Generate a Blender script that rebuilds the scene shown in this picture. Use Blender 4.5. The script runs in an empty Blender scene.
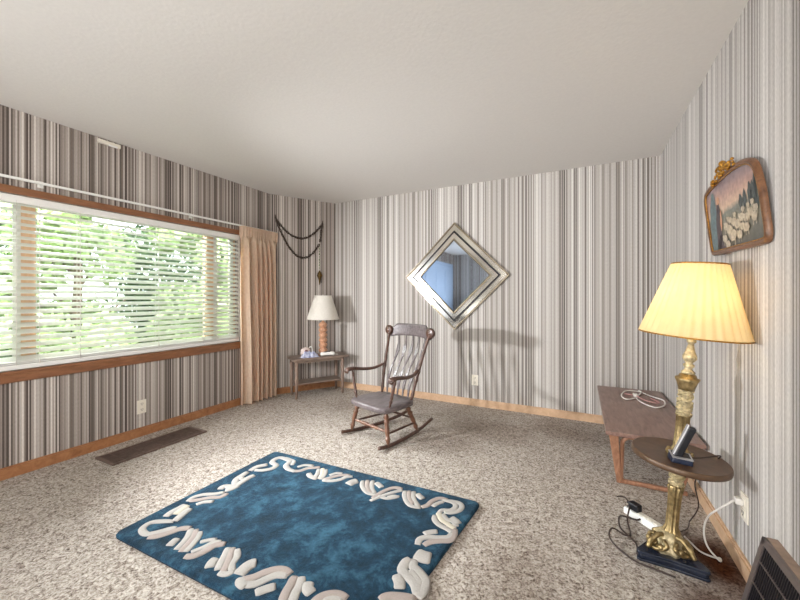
import bpy, bmesh, math, random
from mathutils import Vector, Matrix, noise
random.seed(7)
PI = math.pi
SC = bpy.context.scene
COL = SC.collection

# light levels
SKY=4.8; SUN=5.5; E_SKYL=3300; E_FILL=82; E_SIDE=420; E_UP=100; E_BULB=2.4; EXPO=0.13

# ivory ribbon strokes on the rug: half width, tint, floor points (m)
RIBS=[(0.018,1,[(-1.872,0.984),(-1.838,1.01),(-1.812,1.052),(-1.794,1.093),(-1.753,1.121)]),
(0.016,0,[(-1.882,1.115),(-1.938,1.087),(-1.98,1.052),(-1.966,1.006),(-1.906,0.992),(-1.872,1.022),(-1.841,1.069),(-1.82,1.086)]),
(0.02,0,[(-1.963,1.117),(-1.975,1.155),(-1.974,1.194),(-1.979,1.231)]),
(0.02,0,[(-1.882,1.115),(-1.896,1.151),(-1.91,1.188),(-1.918,1.222)]),
(0.02,2,[(-1.933,1.154),(-1.952,1.197),(-1.957,1.234)]),
(0.015,0,[(-1.747,1.117),(-1.705,1.075),(-1.679,1.03),(-1.664,0.993)]),
(0.015,1,[(-1.718,1.125),(-1.679,1.089),(-1.653,1.043),(-1.631,0.993)]),
(0.015,0,[(-1.685,1.123),(-1.653,1.09),(-1.626,1.039),(-1.612,1.003)]),
(0.019,0,[(-1.735,1.042),(-1.727,1.017),(-1.717,0.993)]),
(0.018,1,[(-1.587,0.987),(-1.553,1.006),(-1.535,1.052),(-1.53,1.094),(-1.495,1.123)]),
(0.013,0,[(-1.613,1.075),(-1.589,1.104),(-1.56,1.123)]),
(0.013,0,[(-1.588,1.015),(-1.566,1.059),(-1.555,1.104),(-1.528,1.123)]),
(0.015,0,[(-1.461,1.11),(-1.431,1.072),(-1.408,1.033),(-1.381,0.998)]),
(0.015,1,[(-1.442,1.12),(-1.404,1.075),(-1.369,1.033),(-1.349,0.996)]),
(0.015,0,[(-1.415,1.122),(-1.374,1.09),(-1.356,1.049),(-1.316,1.022)]),
(0.02,0,[(-1.45,1.041),(-1.443,1.015),(-1.424,0.991)]),
(0.015,0,[(-1.364,0.993),(-1.328,1.002),(-1.318,1.03)]),
(0.028,0,[(-1.279,1.022),(-1.285,1.056),(-1.283,1.086),(-1.267,1.104)]),
(0.018,1,[(-1.248,1.011),(-1.213,1.042),(-1.194,1.079),(-1.167,1.112),(-1.132,1.129),(-1.086,1.125)]),
(0.018,0,[(-1.22,0.996),(-1.179,1.02),(-1.157,1.062),(-1.133,1.096),(-1.091,1.113)]),
(0.02,0,[(-1.143,0.989),(-1.121,1.021),(-1.095,1.051)]),
(0.02,0,[(-1.252,1.018),(-1.238,0.999),(-1.2,0.993)]),
(0.018,1,[(-1.063,1.123),(-1.049,1.087),(-1.035,1.044),(-1.013,1.002)]),
(0.018,0,[(-1.035,1.133),(-1.011,1.097),(-1.001,1.062),(-0.979,1.019)]),
(0.022,0,[(-0.989,1.126),(-0.974,1.1),(-0.941,1.088)]),
(0.018,1,[(-0.909,1.047),(-0.901,1.089),(-0.879,1.116),(-0.847,1.132),(-0.803,1.131)]),
(0.018,0,[(-0.877,1.078),(-0.855,1.104),(-0.815,1.117)]),
(0.02,1,[(-0.686,1.182),(-0.669,1.21),(-0.632,1.229),(-0.565,1.251)]),
(0.02,0,[(-0.562,1.257),(-0.556,1.303),(-0.568,1.348),(-0.61,1.38),(-0.647,1.399),(-0.655,1.434)]),
(0.022,0,[(-0.566,1.267),(-0.592,1.31),(-0.639,1.338),(-0.676,1.356),(-0.683,1.4),(-0.675,1.429)]),
(0.02,0,[(-0.647,1.37),(-0.608,1.345),(-0.576,1.318)]),
(0.022,0,[(-0.687,1.322),(-0.658,1.293),(-0.643,1.263)]),
(0.035,0,[(-0.665,1.471),(-0.627,1.469),(-0.593,1.476)]),
(0.016,0,[(-0.683,1.528),(-0.688,1.569),(-0.661,1.598),(-0.61,1.619),(-0.569,1.645),(-0.563,1.684)]),
(0.016,1,[(-0.655,1.538),(-0.637,1.571),(-0.597,1.601),(-0.556,1.626),(-0.551,1.669),(-0.561,1.717)]),
(0.016,0,[(-0.686,1.611),(-0.664,1.638),(-0.632,1.659)]),
(0.015,0,[(-0.563,1.684),(-0.594,1.7),(-0.638,1.71),(-0.676,1.737),(-0.691,1.777)]),
(0.015,2,[(-0.561,1.717),(-0.593,1.733),(-0.641,1.754),(-0.671,1.787),(-0.681,1.806)]),
(0.015,0,[(-0.561,1.738),(-0.585,1.771),(-0.627,1.773),(-0.659,1.805)]),
(0.02,0,[(-0.607,1.795),(-0.583,1.784),(-0.556,1.763)]),
(0.014,0,[(-0.681,1.806),(-0.671,1.837),(-0.634,1.855),(-0.617,1.89),(-0.628,1.924),(-0.662,1.935),(-0.704,1.927)]),
(0.014,0,[(-0.659,1.824),(-0.621,1.837),(-0.59,1.872),(-0.585,1.913),(-0.605,1.943),(-0.642,1.945),(-0.691,1.934)]),
(0.015,1,[(-0.786,1.811),(-0.762,1.843),(-0.753,1.896),(-0.724,1.939),(-0.681,1.946)]),
(0.013,0,[(-0.733,1.845),(-0.719,1.885),(-0.693,1.919)]),
(0.014,0,[(-0.94,1.918),(-0.907,1.853),(-0.85,1.799),(-0.784,1.805)]),
(0.014,1,[(-0.916,1.93),(-0.879,1.853),(-0.836,1.819)]),
(0.014,0,[(-0.89,1.936),(-0.857,1.864),(-0.801,1.81)]),
(0.018,0,[(-0.859,1.922),(-0.835,1.904),(-0.808,1.889)]),
(0.015,1,[(-1.073,1.762),(-1.063,1.818),(-1.04,1.883),(-1.01,1.922),(-0.962,1.93)]),
(0.013,0,[(-1.072,1.734),(-1.047,1.789),(-1.017,1.841),(-0.983,1.889),(-0.956,1.918)]),
(0.012,0,[(-1.001,1.812),(-0.975,1.84),(-0.939,1.844)]),
(0.014,0,[(-1.231,1.901),(-1.195,1.844),(-1.13,1.799),(-1.063,1.803)]),
(0.014,1,[(-1.207,1.922),(-1.16,1.846),(-1.107,1.803)]),
(0.014,0,[(-1.175,1.93),(-1.136,1.858),(-1.087,1.813)]),
(0.018,0,[(-1.142,1.921),(-1.109,1.904),(-1.081,1.886)]),
(0.013,0,[(-1.06,1.797),(-0.995,1.801),(-0.946,1.848)]),
(0.028,0,[(-1.287,1.822),(-1.279,1.859),(-1.26,1.887)]),
(0.015,0,[(-1.463,1.792),(-1.408,1.811),(-1.368,1.849),(-1.351,1.893),(-1.319,1.918)]),
(0.015,1,[(-1.461,1.802),(-1.43,1.853),(-1.394,1.898),(-1.343,1.924)]),
(0.012,0,[(-1.464,1.863),(-1.439,1.903),(-1.402,1.922)]),
(0.014,0,[(-1.581,1.898),(-1.544,1.84),(-1.534,1.791)]),
(0.014,2,[(-1.564,1.916),(-1.515,1.855),(-1.494,1.793)]),
(0.014,0,[(-1.534,1.912),(-1.5,1.863),(-1.479,1.793)]),
(0.017,0,[(-1.601,1.821),(-1.562,1.795),(-1.502,1.79)]),
(0.015,1,[(-1.729,1.794),(-1.677,1.82),(-1.656,1.87),(-1.616,1.9),(-1.591,1.923)]),
(0.014,0,[(-1.729,1.853),(-1.702,1.897),(-1.642,1.917)]),
(0.018,0,[(-1.7,1.799),(-1.767,1.804),(-1.818,1.838),(-1.836,1.892),(-1.885,1.906),(-1.943,1.904),(-1.957,1.863),(-1.932,1.822),(-1.88,1.807),(-1.868,1.762),(-1.901,1.716),(-1.953,1.69)]),
(0.02,0,[(-1.976,1.669),(-1.981,1.725),(-1.965,1.753),(-1.941,1.786)]),
(0.014,0,[(-1.783,1.856),(-1.812,1.904),(-1.857,1.914),(-1.911,1.92)]),
(0.02,0,[(-1.908,1.499),(-1.96,1.549),(-1.971,1.605),(-1.977,1.649)]),
(0.02,0,[(-1.895,1.497),(-1.904,1.551),(-1.908,1.601),(-1.902,1.64)]),
(0.025,0,[(-1.952,1.561),(-1.944,1.592)]),
(0.02,0,[(-1.946,1.424),(-1.957,1.458),(-1.916,1.479),(-1.894,1.506)]),
(0.02,0,[(-1.912,1.433),(-1.891,1.459),(-1.887,1.509)]),
(0.015,0,[(-1.998,1.257),(-2.009,1.301),(-1.982,1.344),(-1.929,1.379),(-1.894,1.419)]),
(0.016,1,[(-1.991,1.267),(-1.952,1.301),(-1.919,1.34),(-1.873,1.37),(-1.869,1.417)]),
(0.014,0,[(-1.924,1.26),(-1.909,1.295),(-1.864,1.325)])]
# ------------------------------------------------------------------ mesh helper
class MB:
    def __init__(s): s.v=[]; s.f=[]; s.m=[]; s.sm=[]; s.uv={}
    def add(s, vs, fs, mat=0, smooth=False):
        b=len(s.v); s.v+= [tuple(p) for p in vs]
        for f in fs: s.f.append([b+i for i in f]); s.m.append(mat); s.sm.append(smooth)
    def box(s, c, d, rot=None, mat=0, ch=0.0):
        hx,hy,hz=d[0]/2,d[1]/2,d[2]/2
        if ch<=0:
            P=[(x,y,z) for x in(-hx,hx) for y in(-hy,hy) for z in(-hz,hz)]
            F=[(0,1,3,2),(4,6,7,5),(0,4,5,1),(2,3,7,6),(0,2,6,4),(1,5,7,3)]
        else:
            bm=bmesh.new(); bmesh.ops.create_cube(bm,size=1)
            for v in bm.verts: v.co=Vector((v.co.x*d[0],v.co.y*d[1],v.co.z*d[2]))
            bmesh.ops.bevel(bm,geom=bm.edges[:],offset=ch,segments=2,affect='EDGES',profile=.5)
            bm.verts.index_update()
            P=[tuple(v.co) for v in bm.verts]; F=[[v.index for v in f.verts] for f in bm.faces]; bm.free()
        M=rot if rot is not None else Matrix.Identity(3)
        s.add([M@Vector(p)+Vector(c) for p in P],F,mat)
    def tube(s, pts, r, n=10, mat=0, closed=False, flat=None, cap=True):
        """pts polyline; r radius or list; flat=(a,b) ellipse factors with b along 'up'"""
        pts=[Vector(p) for p in pts]; N=len(pts)
        rs=r if isinstance(r,(list,tuple)) else [r]*N
        up=None; rings=[]
        for i,p in enumerate(pts):
            if closed: t=pts[(i+1)%N]-pts[i-1]
            else: t=pts[min(i+1,N-1)]-pts[max(i-1,0)]
            if t.length<1e-9: t=Vector((0,0,1))
            t.normalize()
            if up is None:
                up=Vector((0,0,1)) if abs(t.z)<.9 else Vector((0,1,0))
            if flat is not None: up=Vector((0,0,1)) if abs(t.z)<.95 else Vector((0,1,0))
            a=t.cross(up).normalized(); b=a.cross(t).normalized(); up=b
            fa,fb=flat if flat else (1,1)
            rings.append([p+a*math.cos(2*PI*k/n)*rs[i]*fa+b*math.sin(2*PI*k/n)*rs[i]*fb for k in range(n)])
        V=[q for R in rings for q in R]; F=[]
        L=N if closed else N-1
        for i in range(L):
            j=(i+1)%N
            for k in range(n): F.append((i*n+k,i*n+(k+1)%n,j*n+(k+1)%n,j*n+k))
        if not closed and cap:
            F.append(list(range(n))[::-1]); F.append([(N-1)*n+k for k in range(n)])
        s.add(V,F,mat,True)
    def lathe(s, prof, n=24, M=None, mat=0, rip=None):
        """prof [(r,z)], M Matrix 4x4; rip(k,n,i)->factor"""
        V=[];F=[];N=len(prof)
        for i,(r,z) in enumerate(prof):
            for k in range(n):
                q=r*(rip(k,n,i) if rip else 1); a=2*PI*k/n
                p=Vector((q*math.cos(a),q*math.sin(a),z)); V.append(M@p if M else p)
        for i in range(N-1):
            for k in range(n): F.append((i*n+k,i*n+(k+1)%n,(i+1)*n+(k+1)%n,(i+1)*n+k))
        if prof[0][0]>1e-4: F.append(list(range(n))[::-1])
        if prof[-1][0]>1e-4: F.append([(N-1)*n+k for k in range(n)])
        s.add(V,F,mat,True)
    def prism(s, poly, z0, z1, M=None, mat=0, smooth=False):
        n=len(poly); V=[Vector((x,y,z)) for z in(z0,z1) for x,y in poly]
        if M: V=[M@v for v in V]
        F=[list(range(n))[::-1],list(range(n,2*n))]
        s.add(V,F,mat); b=len(s.v)-2*n
        for k in range(n): s.f.append([b+k,b+(k+1)%n,b+n+(k+1)%n,b+n+k]); s.m.append(mat); s.sm.append(smooth)
    def ball(s, c, r, mat=0, n=12, sc=(1,1,1)):
        prof=[(max(1e-5,r*math.sin(PI*i/8)),-r*math.cos(PI*i/8)) for i in range(9)]
        M=Matrix.Translation(Vector(c))@Matrix.Diagonal((sc[0],sc[1],sc[2],1))
        s.lathe(prof,n,M,mat)
    def grid(s, fn, nu, nv, mat=0, smooth=True, closedu=False):
        V=[fn(i/nu,j/nv) for j in range(nv+1) for i in range(nu+1)]
        F=[(j*(nu+1)+i,j*(nu+1)+i+1,(j+1)*(nu+1)+i+1,(j+1)*(nu+1)+i) for j in range(nv) for i in range(nu)]
        s.add(V,F,mat,smooth)
    def build(s, name, mats, parent=None, bevel=0, fixn=True, world=False):
        me=bpy.data.meshes.new(name)
        me.from_pydata(s.v,[],s.f)
        if not isinstance(mats,(list,tuple)): mats=[mats]
        for m in mats: me.materials.append(m)
        for p,mi,sm in zip(me.polygons,s.m,s.sm): p.material_index=mi; p.use_smooth=sm
        if fixn:
            bm=bmesh.new(); bm.from_mesh(me); bmesh.ops.remove_doubles(bm,verts=bm.verts,dist=1e-6)
            bmesh.ops.recalc_face_normals(bm,faces=bm.faces); bm.to_mesh(me); bm.free()
        me.validate(); me.update()
        o=bpy.data.objects.new(name,me); COL.objects.link(o)
        if parent is not None:
            o.parent=parent
        if bevel:
            b=o.modifiers.new('bevel','BEVEL'); b.width=bevel; b.segments=2; b.limit_method='ANGLE'; b.angle_limit=math.radians(40)
        return o

def tag(o,label,cat,group=None):
    o['label']=label; o['category']=cat
    if group: o['group']=group
    return o
def empty(name,loc=(0,0,0),rz=0,label=None,cat=None,group=None):
    o=bpy.data.objects.new(name,None); COL.objects.link(o); o.location=loc; o.rotation_euler=(0,0,rz); o.empty_display_size=.1
    if label: tag(o,label,cat,group)
    return o
def struct(o): o['kind']='structure'; return o
def local(root,pts):  # world points -> root's frame (translation + z rotation only)
    c,s=math.cos(-root.rotation_euler.z),math.sin(-root.rotation_euler.z); L=root.location
    return [((x-L.x)*c-(y-L.y)*s,(x-L.x)*s+(y-L.y)*c,z-L.z) for x,y,z in pts]
def smooth(pts,k=4,closed=False):
    """Catmull-Rom"""
    P=[Vector(p) for p in pts]; N=len(P); out=[]
    rng=range(N) if closed else range(N-1)
    for i in rng:
        p0=P[i-1] if (i>0 or closed) else P[0]*2-P[1]
        p1=P[i]; p2=P[(i+1)%N]
        p3=P[(i+2)%N] if (i+2<N or closed) else P[-1]*2-P[-2]
        for j in range(k):
            t=j/k
            out.append(.5*((2*p1)+(p2-p0)*t+(2*p0-5*p1+4*p2-p3)*t*t+(3*p1-p0-3*p2+p3)*t**3))
    if not closed: out.append(P[-1])
    return out

# ------------------------------------------------------------------ materials
def lin(c):
    return tuple(((x/255)/12.92 if x/255<=.04045 else ((x/255+.055)/1.055)**2.4) for x in c)+(1,)
def newmat(name):
    m=bpy.data.materials.new(name); m.use_nodes=True; nt=m.node_tree; nt.nodes.clear()
    out=nt.nodes.new('ShaderNodeOutputMaterial'); b=nt.nodes.new('ShaderNodeBsdfPrincipled')
    nt.links.new(b.outputs[0],out.inputs[0]); return m,nt,b,out
def N(nt,t,**kw):
    n=nt.nodes.new(t)
    for k,v in kw.items():
        if k.startswith('i_'): 
            key=k[2:].replace('_',' '); n.inputs[int(key) if key.isdigit() else key].default_value=v
        else: setattr(n,k,v)
    return n
def ramp(nt,stops,interp='LINEAR'):
    r=nt.nodes.new('ShaderNodeValToRGB'); cr=r.color_ramp; cr.interpolation=interp
    while len(cr.elements)<len(stops): cr.elements.new(.5)
    for e,(p,c) in zip(cr.elements,stops): e.position=p; e.color=c if len(c)==4 else lin(c)
    return r
def simple(name,col,rough=.5,metal=0,var=.12,scale=30,bump=0,spec=.5,stretch=None):
    m,nt,b,out=newmat(name)
    tc=N(nt,'ShaderNodeTexCoord'); mp=N(nt,'ShaderNodeMapping'); nt.links.new(tc.outputs['Object'],mp.inputs[0])
    if stretch: mp.inputs['Scale'].default_value=stretch
    nz=N(nt,'ShaderNodeTexNoise',i_Scale=scale,i_Detail=4); nt.links.new(mp.outputs[0],nz.inputs[0])
    c=lin(col); d=tuple(x*(1-var) for x in c[:3])+(1,); e=tuple(min(1,x*(1+var)) for x in c[:3])+(1,)
    r=ramp(nt,[(.3,d),(.7,e)]); nt.links.new(nz.outputs[0],r.inputs[0]); nt.links.new(r.outputs[0],b.inputs['Base Color'])
    b.inputs['Roughness'].default_value=rough; b.inputs['Metallic'].default_value=metal; b.inputs['Specular IOR Level'].default_value=spec
    if bump:
        bp=N(nt,'ShaderNodeBump',i_Strength=bump,i_Distance=.004); nt.links.new(nz.outputs[0],bp.inputs['Height']); nt.links.new(bp.outputs[0],b.inputs['Normal'])
    return m
def wood(name,dark,light,scale=(6,6,1.2),rough=.4,ws=6):
    m,nt,b,out=newmat(name)
    tc=N(nt,'ShaderNodeTexCoord'); mp=N(nt,'ShaderNodeMapping'); mp.inputs['Scale'].default_value=scale; nt.links.new(tc.outputs['Object'],mp.inputs[0])
    nz=N(nt,'ShaderNodeTexNoise',i_Scale=ws,i_Detail=6,i_Roughness=.65,i_Distortion=.6); nt.links.new(mp.outputs[0],nz.inputs[0])
    r=ramp(nt,[(.3,dark),(.7,light)]); nt.links.new(nz.outputs[0],r.inputs[0]); nt.links.new(r.outputs[0],b.inputs['Base Color'])
    b.inputs['Roughness'].default_value=rough
    bp=N(nt,'ShaderNodeBump',i_Strength=.15,i_Distance=.002); nt.links.new(nz.outputs[0],bp.inputs['Height']); nt.links.new(bp.outputs[0],b.inputs['Normal'])
    return m

def wallpaper(name,stops,offs=0.0,weave=.14):
    m,nt,b,out=newmat(name); L=nt.links.new
    uv=N(nt,'ShaderNodeUVMap'); uv.uv_map='UVMap'
    sx=N(nt,'ShaderNodeSeparateXYZ'); L(uv.outputs[0],sx.inputs[0])
    ad=N(nt,'ShaderNodeMath',operation='ADD'); L(sx.outputs[0],ad.inputs[0]); ad.inputs[1].default_value=offs+20
    md=N(nt,'ShaderNodeMath',operation='MODULO'); L(ad.outputs[0],md.inputs[0]); md.inputs[1].default_value=1.04
    def vor(scale,o):
        a=N(nt,'ShaderNodeMath',operation='MULTIPLY_ADD'); L(md.outputs[0],a.inputs[0]); a.inputs[1].default_value=scale; a.inputs[2].default_value=o
        v=N(nt,'ShaderNodeTexVoronoi',voronoi_dimensions='1D'); L(a.outputs[0],v.inputs['W']); v.inputs['Scale'].default_value=1
        s_=N(nt,'ShaderNodeSeparateColor'); L(v.outputs['Color'],s_.inputs[0]); return s_.outputs[0]
    v1=vor(104,3.3); v2=vor(34,9.1); v3=vor(10,1.7)
    a=N(nt,'ShaderNodeMath',operation='MULTIPLY_ADD'); L(v1,a.inputs[0]); a.inputs[1].default_value=.76
    b2=N(nt,'ShaderNodeMath',operation='MULTIPLY'); L(v2,b2.inputs[0]); b2.inputs[1].default_value=.18
    b3=N(nt,'ShaderNodeMath',operation='MULTIPLY_ADD'); L(v3,b3.inputs[0]); b3.inputs[1].default_value=.06; L(b2.outputs[0],b3.inputs[2]); L(b3.outputs[0],a.inputs[2])
    r=ramp(nt,stops); L(a.outputs[0],r.inputs[0])
    mp=N(nt,'ShaderNodeMapping'); mp.inputs['Scale'].default_value=(260,60,1); L(uv.outputs[0],mp.inputs[0])
    nz=N(nt,'ShaderNodeTexNoise',i_Scale=1,i_Detail=3); L(mp.outputs[0],nz.inputs[0])
    mr=N(nt,'ShaderNodeMapRange'); L(nz.outputs[0],mr.inputs[0]); mr.inputs[1].default_value=.25; mr.inputs[2].default_value=.75; mr.inputs[3].default_value=1-weave; mr.inputs[4].default_value=1+weave
    mx=N(nt,'ShaderNodeMixRGB',blend_type='MULTIPLY'); mx.inputs[0].default_value=1; L(r.outputs[0],mx.inputs[1]); L(mr.outputs[0],mx.inputs[2])
    L(mx.outputs[0],b.inputs['Base Color']); b.inputs['Roughness'].default_value=.75; b.inputs['Specular IOR Level'].default_value=.25
    bp=N(nt,'ShaderNodeBump',i_Strength=.25,i_Distance=.002); L(nz.outputs[0],bp.inputs['Height']); L(bp.outputs[0],b.inputs['Normal'])
    return m

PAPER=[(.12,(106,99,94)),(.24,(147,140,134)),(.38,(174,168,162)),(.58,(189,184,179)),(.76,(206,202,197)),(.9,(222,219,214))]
PAPER_SHADED=[(.12,(84,75,70)),(.26,(118,108,101)),(.42,(150,140,133)),(.58,(172,163,156)),(.76,(196,188,181)),(.9,(216,210,203))]  # same paper, darker: the window wall's shade is put into the palette
PAPER_LIT=[(.1,(132,127,124)),(.25,(170,165,161)),(.42,(192,188,184)),(.66,(207,203,200)),(.9,(226,223,219))]  # same paper, lighter: strong light on the right wall is put into the palette
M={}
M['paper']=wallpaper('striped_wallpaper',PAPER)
M['paperShaded']=wallpaper('striped_wallpaper_shaded',PAPER_SHADED,offs=.31)
M['paperLit']=wallpaper('striped_wallpaper_lit',PAPER_LIT,offs=.55)

def carpet():
    m,nt,b,out=newmat('sculpted_carpet'); L=nt.links.new
    tc=N(nt,'ShaderNodeTexCoord')
    n1=N(nt,'ShaderNodeTexNoise',i_Scale=95,i_Detail=5,i_Roughness=.7,i_Distortion=.8); L(tc.outputs['Object'],n1.inputs[0])
    n2=N(nt,'ShaderNodeTexNoise',i_Scale=42,i_Detail=3,i_Distortion=1.5); L(tc.outputs['Object'],n2.inputs[0])
    mx=N(nt,'ShaderNodeMath',operation='MULTIPLY_ADD'); L(n2.outputs[0],mx.inputs[0]); mx.inputs[1].default_value=.45
    hm=N(nt,'ShaderNodeMath',operation='MULTIPLY'); L(n1.outputs[0],hm.inputs[0]); hm.inputs[1].default_value=.55; L(hm.outputs[0],mx.inputs[2])
    r=ramp(nt,[(.38,(96,84,76)),(.45,(150,138,128)),(.52,(184,175,165)),(.60,(210,203,194))]); L(mx.outputs[0],r.inputs[0])
    # worn and soiled areas: broad soft spots
    geo=tc.outputs['Object']
    cur=None
    big=N(nt,'ShaderNodeTexNoise',i_Scale=2.2,i_Detail=4,i_Roughness=.6); L(geo,big.inputs[0])
    def spot(x,y,rx,ry,amt):
        mp=N(nt,'ShaderNodeMapping'); mp.vector_type='POINT'; mp.inputs['Location'].default_value=(-x/rx,-y/ry,0); mp.inputs['Scale'].default_value=(1/rx,1/ry,0); L(geo,mp.inputs[0])
        ln=N(nt,'ShaderNodeVectorMath',operation='LENGTH'); L(mp.outputs[0],ln.inputs[0])
        ad=N(nt,'ShaderNodeMath',operation='MULTIPLY_ADD'); L(big.outputs[0],ad.inputs[0]); ad.inputs[1].default_value=1.0; L(ln.outputs['Value'],ad.inputs[2])
        mr=N(nt,'ShaderNodeMapRange'); mr.interpolation_type='SMOOTHSTEP'; L(ad.outputs[0],mr.inputs[0]); mr.inputs[1].default_value=.6; mr.inputs[2].default_value=1.5; mr.inputs[3].default_value=amt; mr.inputs[4].default_value=0
        return mr.outputs[0]
    S=[spot(*q) for q in [(-.75,3.2,.75,.45,.45),(-.1,3.45,.55,.4,.5),(-.2,1.55,.28,.55,.35),(.1,1.2,.5,.4,.45),(-.9,2.8,.5,.35,.22),(-2.3,3.2,.3,.3,.25)]]
    tot=S[0]
    for q in S[1:]:
        a=N(nt,'ShaderNodeMath',operation='MAXIMUM'); L(tot,a.inputs[0]); L(q,a.inputs[1]); tot=a.outputs[0]
    m1=N(nt,'ShaderNodeMixRGB',blend_type='MULTIPLY'); L(tot,m1.inputs[0]); L(r.outputs[0],m1.inputs[1]); m1.inputs[2].default_value=lin((158,140,128))
    st=spot(.55,2.05,.24,.4,1.0); st2=spot(.48,1.75,.2,.26,.8)
    a=N(nt,'ShaderNodeMath',operation='MAXIMUM'); L(st,a.inputs[0]); L(st2,a.inputs[1])
    m2=N(nt,'ShaderNodeMixRGB',blend_type='MULTIPLY'); L(a.outputs[0],m2.inputs[0]); L(m1.outputs[0],m2.inputs[1]); m2.inputs[2].default_value=lin((112,68,42))
    L(m2.outputs[0],b.inputs['Base Color']); b.inputs['Roughness'].default_value=.95; b.inputs['Specular IOR Level'].default_value=.1
    bp=N(nt,'ShaderNodeBump',i_Strength=.9,i_Distance=.012); L(mx.outputs[0],bp.inputs['Height']); L(bp.outputs[0],b.inputs['Normal'])
    return m
M['carpet']=carpet()
def rugmat():
    m,nt,b,out=newmat('blue_plush_pile'); L=nt.links.new
    tc=N(nt,'ShaderNodeTexCoord')
    n1=N(nt,'ShaderNodeTexNoise',i_Scale=8,i_Detail=9,i_Roughness=.74,i_Distortion=.2); L(tc.outputs['Object'],n1.inputs[0])
    r=ramp(nt,[(.36,(6,20,32)),(.5,(17,44,63)),(.64,(50,88,108))]); L(n1.outputs[0],r.inputs[0]); L(r.outputs[0],b.inputs['Base Color'])
    n2=N(nt,'ShaderNodeTexNoise',i_Scale=220,i_Detail=2); L(tc.outputs['Object'],n2.inputs[0])
    ad=N(nt,'ShaderNodeMath',operation='MULTIPLY_ADD'); L(n2.outputs[0],ad.inputs[0]); ad.inputs[1].default_value=.25; L(n1.outputs[0],ad.inputs[2])
    bp=N(nt,'ShaderNodeBump',i_Strength=.8,i_Distance=.012); L(ad.outputs[0],bp.inputs['Height']); L(bp.outputs[0],b.inputs['Normal'])
    b.inputs['Roughness'].default_value=.9; b.inputs['Specular IOR Level'].default_value=.1
    b.inputs['Sheen Weight'].default_value=.25; b.inputs['Sheen Tint'].default_value=lin((150,190,215))
    return m
M['rug']=rugmat()
M['ribW']=simple('ivory_pile',(168,164,159),.9,var=.05,scale=160,bump=.6,spec=.1)
M['ribP']=simple('rose_ivory_pile',(158,147,141),.9,var=.05,scale=160,bump=.6,spec=.1)
M['ribC']=simple('cream_pile',(188,181,166),.9,var=.05,scale=160,bump=.6,spec=.1)
M['rugback']=simple('rug_edge_dark',(14,30,46),.9,scale=80)
M['ceil']=simple('stippled_ceiling',(220,217,213),.9,var=.02,scale=55,bump=.25,spec=.1)
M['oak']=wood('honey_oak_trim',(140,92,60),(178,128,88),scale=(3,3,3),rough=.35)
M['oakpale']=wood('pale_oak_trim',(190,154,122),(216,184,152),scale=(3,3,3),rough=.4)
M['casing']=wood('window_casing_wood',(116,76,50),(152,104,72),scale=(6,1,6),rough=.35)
M['mullion']=wood('mullion_wood',(222,180,142),(240,208,174),scale=(6,6,1),rough=.4)  # daylight glare and haze on the wood are put into this pale colour
M['white']=simple('white_enamel',(236,236,232),.4,var=.02)
M['slat']=None
def slatmat():
    m,nt,b,out=newmat('white_blind_slat'); L=nt.links.new
    tc=N(nt,'ShaderNodeTexCoord'); nz=N(nt,'ShaderNodeTexNoise',i_Scale=4); L(tc.outputs['Object'],nz.inputs[0])
    r=ramp(nt,[(.3,(240,241,238)),(.7,(248,248,246))]); L(nz.outputs[0],r.inputs[0]); L(r.outputs[0],b.inputs['Base Color']); b.inputs['Roughness'].default_value=.4
    tl=N(nt,'ShaderNodeBsdfTranslucent'); tl.inputs[0].default_value=(.95,.97,.92,1)
    mx=N(nt,'ShaderNodeMixShader'); mx.inputs[0].default_value=.5; L(b.outputs[0],mx.inputs[1]); L(tl.outputs[0],mx.inputs[2]); L(mx.outputs[0],out.inputs[0]); return m
M['slat']=slatmat()
def glass():
    m,nt,b,out=newmat('window_glass'); L=nt.links.new
    t=N(nt,'ShaderNodeBsdfTransparent'); t.inputs[0].default_value=(.97,.98,.97,1); g=N(nt,'ShaderNodeBsdfGlossy'); g.inputs['Roughness'].default_value=.02
    f=N(nt,'ShaderNodeFresnel'); f.inputs[0].default_value=1.45
    mx=N(nt,'ShaderNodeMixShader'); L(f.outputs[0],mx.inputs[0]); L(t.outputs[0],mx.inputs[1]); L(g.outputs[0],mx.inputs[2]); L(mx.outputs[0],out.inputs[0]); return m
M['glass']=glass()
def trans(name,c1,c2,mixf,scale=3,stretch=(1,1,1),rough=.85,tcol=None):
    m,nt,b,out=newmat(name); L=nt.links.new
    tc=N(nt,'ShaderNodeTexCoord'); mp=N(nt,'ShaderNodeMapping'); mp.inputs['Scale'].default_value=stretch; L(tc.outputs['Object'],mp.inputs[0])
    nz=N(nt,'ShaderNodeTexNoise',i_Scale=scale,i_Detail=4); L(mp.outputs[0],nz.inputs[0])
    r=ramp(nt,[(.3,c1),(.7,c2)]); L(nz.outputs[0],r.inputs[0]); L(r.outputs[0],b.inputs['Base Color']); b.inputs['Roughness'].default_value=rough; b.inputs['Specular IOR Level'].default_value=.2
    tl=N(nt,'ShaderNodeBsdfTranslucent')
    if tcol: tl.inputs[0].default_value=lin(tcol)
    else: L(r.outputs[0],tl.inputs[0])
    mx=N(nt,'ShaderNodeMixShader'); mx.inputs[0].default_value=mixf; L(b.outputs[0],mx.inputs[1]); L(tl.outputs[0],mx.inputs[2]); L(mx.outputs[0],out.inputs[0]); return m
M['drape']=trans('sand_drape',(216,194,170),(232,214,192),.36,scale=40,tcol=(232,180,130))
M['shadeL']=trans('pleated_cream_shade',(240,222,176),(248,232,190),.5,scale=20,tcol=(255,228,170))
M['shadeW']=trans('white_linen_shade',(236,232,222),(244,240,232),.3,scale=60)
M['leafA']=trans('bright_leaf',(128,150,100),(190,206,160),.35,scale=3)
M['leafB']=trans('dark_leaf',(54,76,52),(108,132,92),.3,scale=3)
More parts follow.
